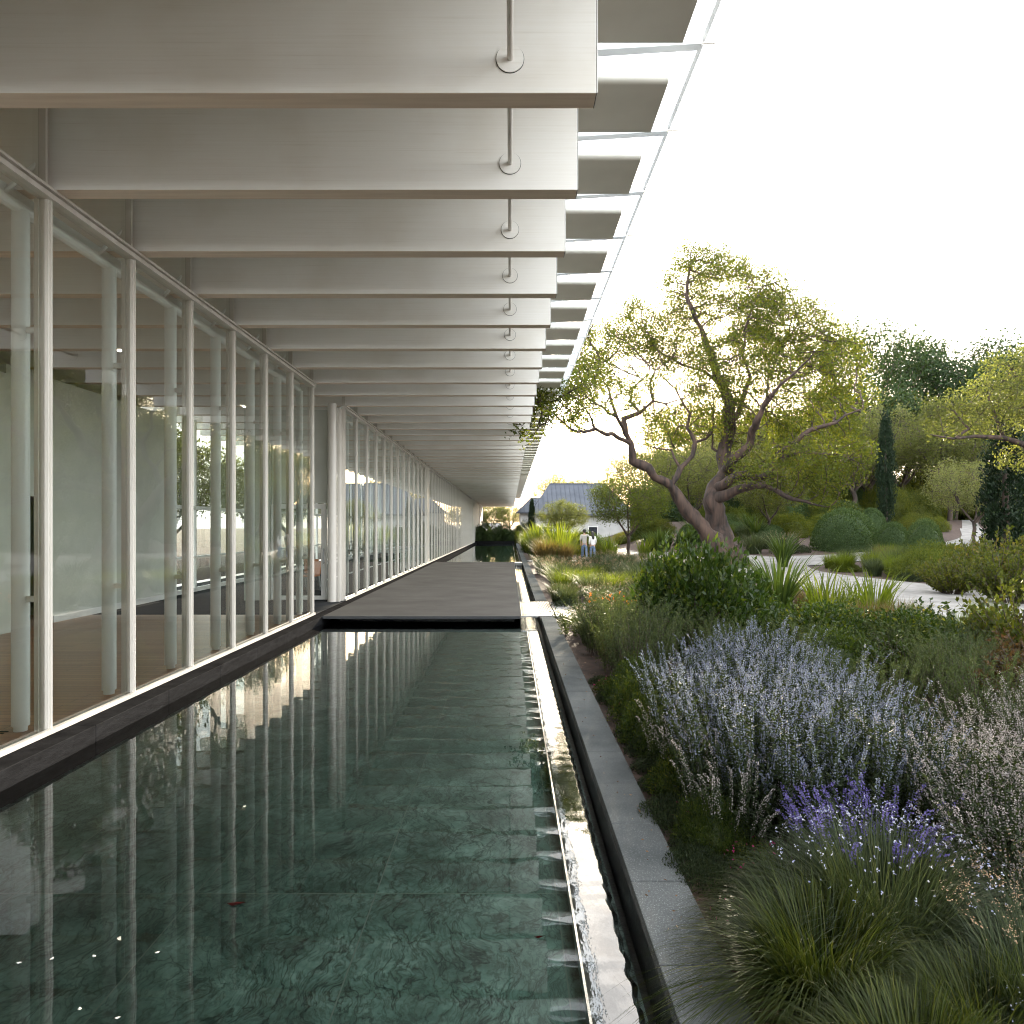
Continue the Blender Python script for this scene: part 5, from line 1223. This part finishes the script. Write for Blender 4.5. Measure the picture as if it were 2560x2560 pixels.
for (x, y, s_, mt, lab) in ((6.9, 9.4, (.95, .9, 1.25), 'leaf_olive', 'leafy shrub with bare stems crossing the pale path at the right'), (6.3, 8.2, (.8, .8, .85), 'leaf_red', 'reddish brown leaved shrub at the right edge behind the cream catmint'),
                        (5.5, 7.5, (.7, .7, .70), 'leaf_red', 'smaller reddish shrub beside the dark shrub'), (12.6, 18.2, (1.25, 1.2, 1.45), 'leaf_olive', 'large sunlit shrub beyond the path at the right edge'),
                        (12.6, 20.6, (1.0, 1.0, 1.15), 'leaf_olive', 'sunlit shrub left of the large one beyond the path'), (14.6, 21.6, (1.5, 1.4, 1.8), 'leaf_olive', 'tallest sunlit shrub at the right edge beyond the path')):
    bush('sprig', x, y, s_, mt, 'leafy_shrub', lab)
bed_late = [(2.8, 6.9), (3.3, 4.6), (5.2, 6.2), (5.6, 8.4), (3.0, 8.6)]
# bed between the coping and the rounded shrub going away to the couple
def bed(poly, sp, seed, kinds, lab, grp, name, cat='plant', smin=.8, smax=1.2, sz=1):
    for (x, y) in scatter(poly, sp, seed):
        if not free(x, y, .25): continue
        herbs(rs.choice(kinds), x, y, rs.uniform(smin, smax), name, lab, grp, cat=cat, sz=sz)
bed([(1.3, 11.6), (2.3, 11.6), (4.2, 15), (4.6, 20), (1.3, 20)], .80, 7, ['sage_far', 'sage_far', 'cover', 'grass_tall'], 'grey green low plant of the bed between the coping and the rounded shrub', 'low plants of the near middle bed', 'bed_plant', sz=.75)
bed([(3.0, 13.2), (4.8, 15), (6.5, 20), (8.0, 25), (4.6, 25), (4.2, 19)], .95, 17, ['grass_bright', 'cover', 'sage_far'], 'low sunlit plant of the bed behind the rounded shrub', 'low plants behind the rounded shrub', 'bed_plant', sz=.65)
bed([(1.3, 20), (5.2, 20), (8.6, 29), (7.0, 38), (1.3, 38)], 1.35, 8, ['sage_far', 'grass_tall', 'grass_bright', 'cover', 'grass_seed'], 'low soft plant of the far bed leading up to the couple', 'low plants of the far middle bed', 'bed_plant', smin=1.1, smax=1.6, sz=.7)
for (x, y) in ((2.2, 13.5), (2.6, 14.2), (1.9, 14.6)): herbs('poppies', x, y, 1.05, 'poppy', 'tuft with small orange flowers behind the rosemary', 'orange flowered tufts', cat='flowering plant')
bed([(1.4, 40), (3.6, 40.5), (3.9, 48), (6, 54), (4.5, 66), (1.4, 66)], 1.6, 9, ['grass_bright', 'grass_tall', 'flax_bright', 'grass_bright'], 'tall sunlit grassy plant of the bed left of the couple', 'grassy plants left of the couple', 'grass_tuft', smin=1.5, smax=2.3)
herbs('grass_gold', 1.9, 38.5, 2.0, 'golden_grass', 'dry golden orange grass clump beside the far end of the coping', cat='grass'); herbs('grass_gold', 3.0, 39.3, 1.6, 'golden_grass', 'smaller dry golden grass right of the first', cat='grass')
bed([(9.5, 27.5), (14.5, 22.5), (22, 26), (22, 33), (15, 36), (12.0, 33)], 1.15, 10, ['grass_bright', 'grass_tall', 'grass_gold', 'cover', 'grass_bright'], 'sunlit grass tuft of the bed beyond the pale path', 'grass tufts beyond the path', 'grass_tuft', smin=1.0, smax=1.5)
bed([(15.5, 21.5), (13.5, 20.2), (24, 22), (24, 27)], 1.1, 16, ['grass_bright', 'cover'], 'sunlit tuft along the far edge of the path at the right', 'tufts along the far path edge', 'grass_tuft', smin=.9, smax=1.3)
bed([(5.5, 13.0), (8.5, 11.6), (9.2, 12.4), (7.5, 15.0), (6.2, 17.5)], .8, 11, ['grass_bright', 'cover', 'grass_gold'], 'low tuft under the flax clumps beside the path', 'tufts under the flax', 'grass_tuft', smin=.7, smax=1.0)
bed([(2.3, 8.6), (4.0, 8.4), (6.0, 7.0), (6.8, 9.5), (3.8, 10.6), (2.3, 10.2)], .55, 12, ['cover', 'cover', 'rosemary'], 'dark leafy plant filling the bed behind the catmint', 'filling plants behind the catmint', 'bed_plant', smin=.6, smax=.85)
bed(bed_late, .5, 19, ['cover', 'rosemary', 'cover'], 'dark leafy plant between the lilac and the cream catmint', 'dark plants between the two drifts', 'bed_plant', smin=.65, smax=.9)
bed([(4.4, 6.2), (7.5, 7.2), (7.9, 9.4), (5.4, 7.4)], .55, 18, ['cover', 'catmint_white'], 'leafy plant filling the bed below the reddish shrubs', 'filling plants below the reddish shrubs', 'bed_plant', smin=.7, smax=.9)
bed([(12, 36), (16, 35), (17, 38), (15, 43), (12, 42)], 1.6, 13, ['sage_far', 'grass_tall', 'cover'], 'soft grey plant around the clipped shrubs', 'grey plants around the clipped shrubs', 'bed_plant', smin=1.3, smax=1.9)
bed([(8, 47.5), (14, 46.8), (16, 44.5), (17, 50), (8, 53)], 1.7, 14, ['flax', 'grass_tall', 'grass_bright', 'cover'], 'plant of the beds beyond the path behind the great trunk', 'plants behind the great trunk', 'bed_plant', smin=1.2, smax=1.7)

# ------------------------------------------------------------------ white house beyond the garden
M['hwall'] = surf('white_rendered_wall', (0.42, 0.41, 0.39), (0.50, 0.49, 0.47), nscale=1.2, rough=.9)
M['hroof'] = matte('grey_seamed_metal', (0.040, 0.046, 0.058), (0.062, 0.070, 0.085), (1, 1, 1), .8, .04, .5, .2, 5)
M['dark'] = surf('dark_window_glass', (0.02, 0.022, 0.028), (0.035, 0.037, 0.045), rough=.15)
def house(name, x0, x1, y0, y1, ze, zr, hip, label, wins):
    h = empty(name, ((x0+x1)/2, y0, 0), 0, label, 'house')
    child(Acc().box(x0+.5, x1-.5, y0+.5, y1-.5, -.3, ze+.1), 'wall', M['hwall'], h)
    ym = (y0+y1)/2; a = Acc(); th = .16
    Vv = [(x0, y0, ze), (x1, y0, ze), (x1, y1, ze), (x0, y1, ze), (x0+hip, ym, zr), (x1-hip, ym, zr)]
    a.add(Vv, [(0, 1, 5, 4), (2, 3, 4, 5)]); a.add(Vv, [(1, 2, 5), (3, 0, 4)])
    a.box(x0-.05, x1+.05, y0-.12, y0-.001, ze-.18, ze+.03); a.add([(x0, y0, ze-.02), (x1, y0, ze-.02), (x1, y1, ze-.02), (x0, y1, ze-.02)], [(0, 3, 2, 1)])
    n = int((x1-x0)/.55)
    for i in range(1, n):                                  # standing seams, cut short at the hips
        u = x0+(x1-x0)*i/n; t = min(1, (u-x0)/hip if hip else 1, (x1-u)/hip if hip else 1)
        p = Vector((u, y0, ze+.03)); q = Vector((u, y0+(ym-y0)*t, ze+(zr-ze)*t+.03))
        a.add([(p.x-.03, p.y, p.z-.03), (p.x+.03, p.y, p.z-.03), (q.x+.03, q.y, q.z-.03), (q.x-.03, q.y, q.z-.03), (p.x-.02, p.y, p.z+.05), (p.x+.02, p.y, p.z+.05), (q.x+.02, q.y, q.z+.05), (q.x-.02, q.y, q.z+.05)],
              [(4, 5, 6, 7), (0, 4, 7, 3), (1, 2, 6, 5), (0, 1, 5, 4)])
    a.box(x0+hip, x1-hip, ym-.12, ym+.12, zr-.03, zr+.06)
    child(a, 'roof', M['hroof'], h)
    for (wx, wz, ww, wh) in wins:
        wn = child(Acc().box(wx-.08, wx+ww+.08, y0+.44, y0+.497, wz-.08, wz+wh+.08), 'window', M['white'], h)
        put('pane', Acc().add(np.array([(wx, y0+.435, wz), (wx+ww, y0+.435, wz), (wx+ww, y0+.435, wz+wh), (wx, y0+.435, wz+wh)])-np.array(h.location), [(0, 1, 2, 3)]).mesh('pane'), M['dark'], wn)
    return h
house('white_house', 2.3, 14.5, 84, 95, 3.35, 7.2, 2.6, 'white rendered house with a hipped grey standing seam roof beyond the garden', [(3.9, 0.75, 1.0, 1.1), (9.2, 0.75, 1.0, 1.1)])
house('rear_house', .9, 7.0, 100, 110, 3.9, 6.0, 2.0, 'second lower grey roofed house half hidden behind the white one', [])
# low white garden wall seen under the end of the canopy
tag(Acc().box(-12, -1.6, 134.0, 134.3, -.2, 2.6).build('garden_wall', M['hwall']), 'low white wall behind the trees at the far end of the pool', 'wall')

# ------------------------------------------------------------------ the couple
M['skin'] = surf('skin', (0.42, 0.26, 0.19), (0.48, 0.31, 0.23), rough=.55)
M['hair'] = surf('black_hair', (0.010, 0.008, 0.007), (0.025, 0.018, 0.015), (8, 8, 1), 6, .45)
M['jeans'] = surf('blue_jeans', (0.10, 0.15, 0.23), (0.17, 0.23, 0.33), nscale=9, rough=.85)
M['shirt_grey'] = surf('grey_beige_shirt', (0.38, 0.35, 0.32), (0.45, 0.42, 0.38), nscale=6, rough=.85)
M['shirt_white'] = surf('white_knit_top', (0.68, 0.66, 0.64), (0.76, 0.74, 0.72), nscale=6, rough=.9)
M['shoe'] = surf('pale_shoe', (0.35, 0.33, 0.30), (0.5, 0.48, 0.45), rough=.7)
def skinned(name, V, E, R, mat, parent, root=0, sub=2):
    me = bpy.data.meshes.new(name); me.from_pydata(V, E, []); me.materials.append(mat)
    o = bpy.data.objects.new(name, me); COL.objects.link(o); o.parent = parent
    s_ = o.modifiers.new('skin', 'SKIN'); s_.use_smooth_shade = True
    for i, v in enumerate(me.skin_vertices[0].data):
        r = R[i]; v.radius = (r, r) if not hasattr(r, '__len__') else r; v.use_root = (i == root)
    b = o.modifiers.new('sub', 'SUBSURF'); b.levels = sub; b.render_levels = sub
    return o
def person(x, y, rz, H, fem, label):
    k = H/1.78; z0 = float(T(x, y)); P = empty('person', (x, y, z0), rz, label, 'person', None); P.scale = (k, k, k)
    sw = .185 if not fem else .165; hw = .095
    J = {'pel': (0, 0, .96), 'waist': (0, 0, 1.10), 'chest': (0, .01, 1.32), 'neck0': (0, -.005, 1.48), 'neck': (0, .01, 1.54), 'head': (0, .02, 1.64), 'top': (0, .01, 1.71)}
    st = .16 if not fem else .09
    legs = {}
    for s_, f in ((-1, 1), (1, -1)):
        legs[s_] = [(s_*hw, 0, .90), (s_*hw*1.0, f*st*.55, .50), (s_*hw*.9, f*st*1.0-(.05 if f < 0 else 0), .085), (s_*hw*1.1, f*st*1.0+.11, .035)]
    arms = {-1: [(-sw, 0, 1.43), (-sw-.05, -.03, 1.16), (-sw-.03, .06, .93)], 1: [(sw, 0, 1.43), (sw+.05, -.03, 1.16), (sw+.03, .07, .93)]}
    if not fem: arms[1] = [(sw, 0, 1.43), (sw+.16, -.07, 1.24), (sw+.36, -.06, 1.22)]      # arm round her back
    V = [J[n] for n in ('pel', 'waist', 'chest', 'neck0', 'neck', 'head', 'top')]; R = [(.135, .10), (.12, .095), (.145, .10), (.06, .055), (.052, .052), (.088, .10), (.062, .07)]
    E = [(i, i+1) for i in range(6)]
    for s_ in (-1, 1):
        o = len(V); V += legs[s_]; R += [.085, .058, .040, .034]; E += [(0, o), (o, o+1), (o+1, o+2), (o+2, o+3)]
        o = len(V); V += arms[s_]; R += [.052, .040, .027]; E += [(2, o), (o, o+1), (o+1, o+2)]
        # palm and five fingers rooted in it
        w_ = Vector(arms[s_][2]); d_ = (w_-Vector(arms[s_][1])).normalized(); sd_ = Vector((0, 1, 0)) if abs(d_.y) < .7 else Vector((1, 0, 0)); sd_ = (sd_-d_*sd_.dot(d_)).normalized(); nn = d_.cross(sd_)
        pc = w_+d_*.06; pi = len(V); V.append(tuple(pc)); R.append((.030, .018)); E.append((o+2, pi))
        for fi, (off, ln) in enumerate(((-.028, .062), (-.010, .075), (.009, .080), (.027, .070))):
            b_ = pc+d_*.03+sd_*off; m_ = b_+d_*ln*.5+nn*.006*s_; e_2 = m_+d_*ln*.42+nn*.018*s_; q = len(V); V += [tuple(b_), tuple(m_), tuple(e_2)]; R += [.0088, .0082, .0065]; E += [(pi, q), (q, q+1), (q+1, q+2)]
        th = pc-d_*.02+sd_*.03; q = len(V); V += [tuple(th+sd_*.018+d_*.01), tuple(th+sd_*.032+d_*.045)]; R += [.0105, .008]; E += [(pi, q), (q, q+1)]
    skinned('body', V, E, R, M['skin'], P)
    # nose, ears, eyes and mouth
    f = Acc(); hy = .02; f.ellipsoid((0, hy+.112, 1.63), (.014, .022, .022), 8, 6); f.ellipsoid((-.088, hy-.005, 1.635), (.012, .022, .034), 8, 6); f.ellipsoid((.088, hy-.005, 1.635), (.012, .022, .034), 8, 6)
    f.build('nose_and_ears', M['skin'], P, smooth=True)
    Acc().ellipsoid((-.032, hy+.094, 1.655), (.013, .008, .008), 8, 6).ellipsoid((.032, hy+.094, 1.655), (.013, .008, .008), 8, 6).build('eyes', M['dark'], P, smooth=True)
    Acc().ellipsoid((0, hy+.100, 1.590), (.024, .009, .006), 8, 6).build('mouth', M['chairm'], P, smooth=True)
    h = Acc()
    if fem:
        h.ellipsoid((0, -.005, 1.685), (.108, .112, .095), 16, 10, 0, .06); h.ellipsoid((0, -.075, 1.55), (.105, .062, .20), 16, 12, 0, .10, 3); h.ellipsoid((.01, -.10, 1.42), (.085, .045, .15), 14, 10, 0, .2, 5)
    else:
        h.ellipsoid((0, -.012, 1.695), (.100, .108, .082), 16, 10, 0, .05); h.ellipsoid((0, -.055, 1.635), (.088, .062, .075), 14, 8, 0, .05)
    h.build('hair', M['hair'], P, smooth=True)
    # shirt over trunk and arms, hanging to the hip
    V = [(0, 0, .93), (0, 0, 1.08), (0, .01, 1.30), (0, 0, 1.455)]; R = [(.168, .125), (.150, .118), (.168, .122), (.075, .07)]; E = [(0, 1), (1, 2), (2, 3)]
    for s_ in (-1, 1):
        a_ = arms[s_]; o = len(V); e2 = Vector(a_[1]).lerp(Vector(a_[2]), .9 if fem else (.35 if s_ < 0 else .8)); V += [a_[0], a_[1], tuple(e2)]; R += [.072, .058, .046]; E += [(2, o), (o, o+1), (o+1, o+2)]
    skinned('shirt', V, E, R, M['shirt_white' if fem else 'shirt_grey'], P, 1)
    V = [(0, 0, .95), (0, 0, .88)]; R = [(.150, .115), (.14, .115)]; E = [(0, 1)]
    for s_ in (-1, 1):
        l_ = legs[s_]; o = len(V); V += [(l_[0][0], l_[0][1], .82), l_[1], (l_[2][0], l_[2][1], .10)]; R += [.105, .082, .066]; E += [(1, o), (o, o+1), (o+1, o+2)]
    skinned('trousers', V, E, R, M['jeans'], P, 0)
    for s_ in (-1, 1):
        l_ = legs[s_]; a_ = Acc(); a_.ellipsoid((l_[2][0]*1.05, l_[2][1]+.05, .045), (.050, .135, .048), 12, 8); a_.build('shoe', M['shoe'], P, smooth=True)
    return P
person(4.38, 42.6, .10, 1.80, False, 'man in a loose grey shirt and jeans walking with his arm round the woman')
person(4.84, 42.4, .25, 1.66, True, 'woman with long black hair, white top and blue jeans walking away beside the man')

# mulch chips and dry leaves lying on the coping and soil (too many to count)
rl = np.random.default_rng(77); n = 900; a = Acc()
y = 2.4+rl.uniform(0, 1, n)**1.6*9; x = np.where(rl.uniform(size=n) < .09, rl.uniform(.70, .95, n), .97+rl.uniform(0, 1, n)*.9)
z = np.where(x < .955, .004, -.022); C = np.stack([x, y, z+rl.uniform(0, .01, n)], 1); Dq = rl.normal(size=(n, 3))*np.array([1, 1, .12])
add_leaves(a, C, Dq, rl.uniform(.012, .035, n), .010, rl)
M['litter'] = leafmat('dry_leaf_litter', [(0, (.08, .045, .025)), (.6, (.20, .12, .07)), (1, (.42, .30, .20))], .15, tcol=(1, 1, 1))
tag(a.build('leaf_litter', M['litter']), kind='stuff')
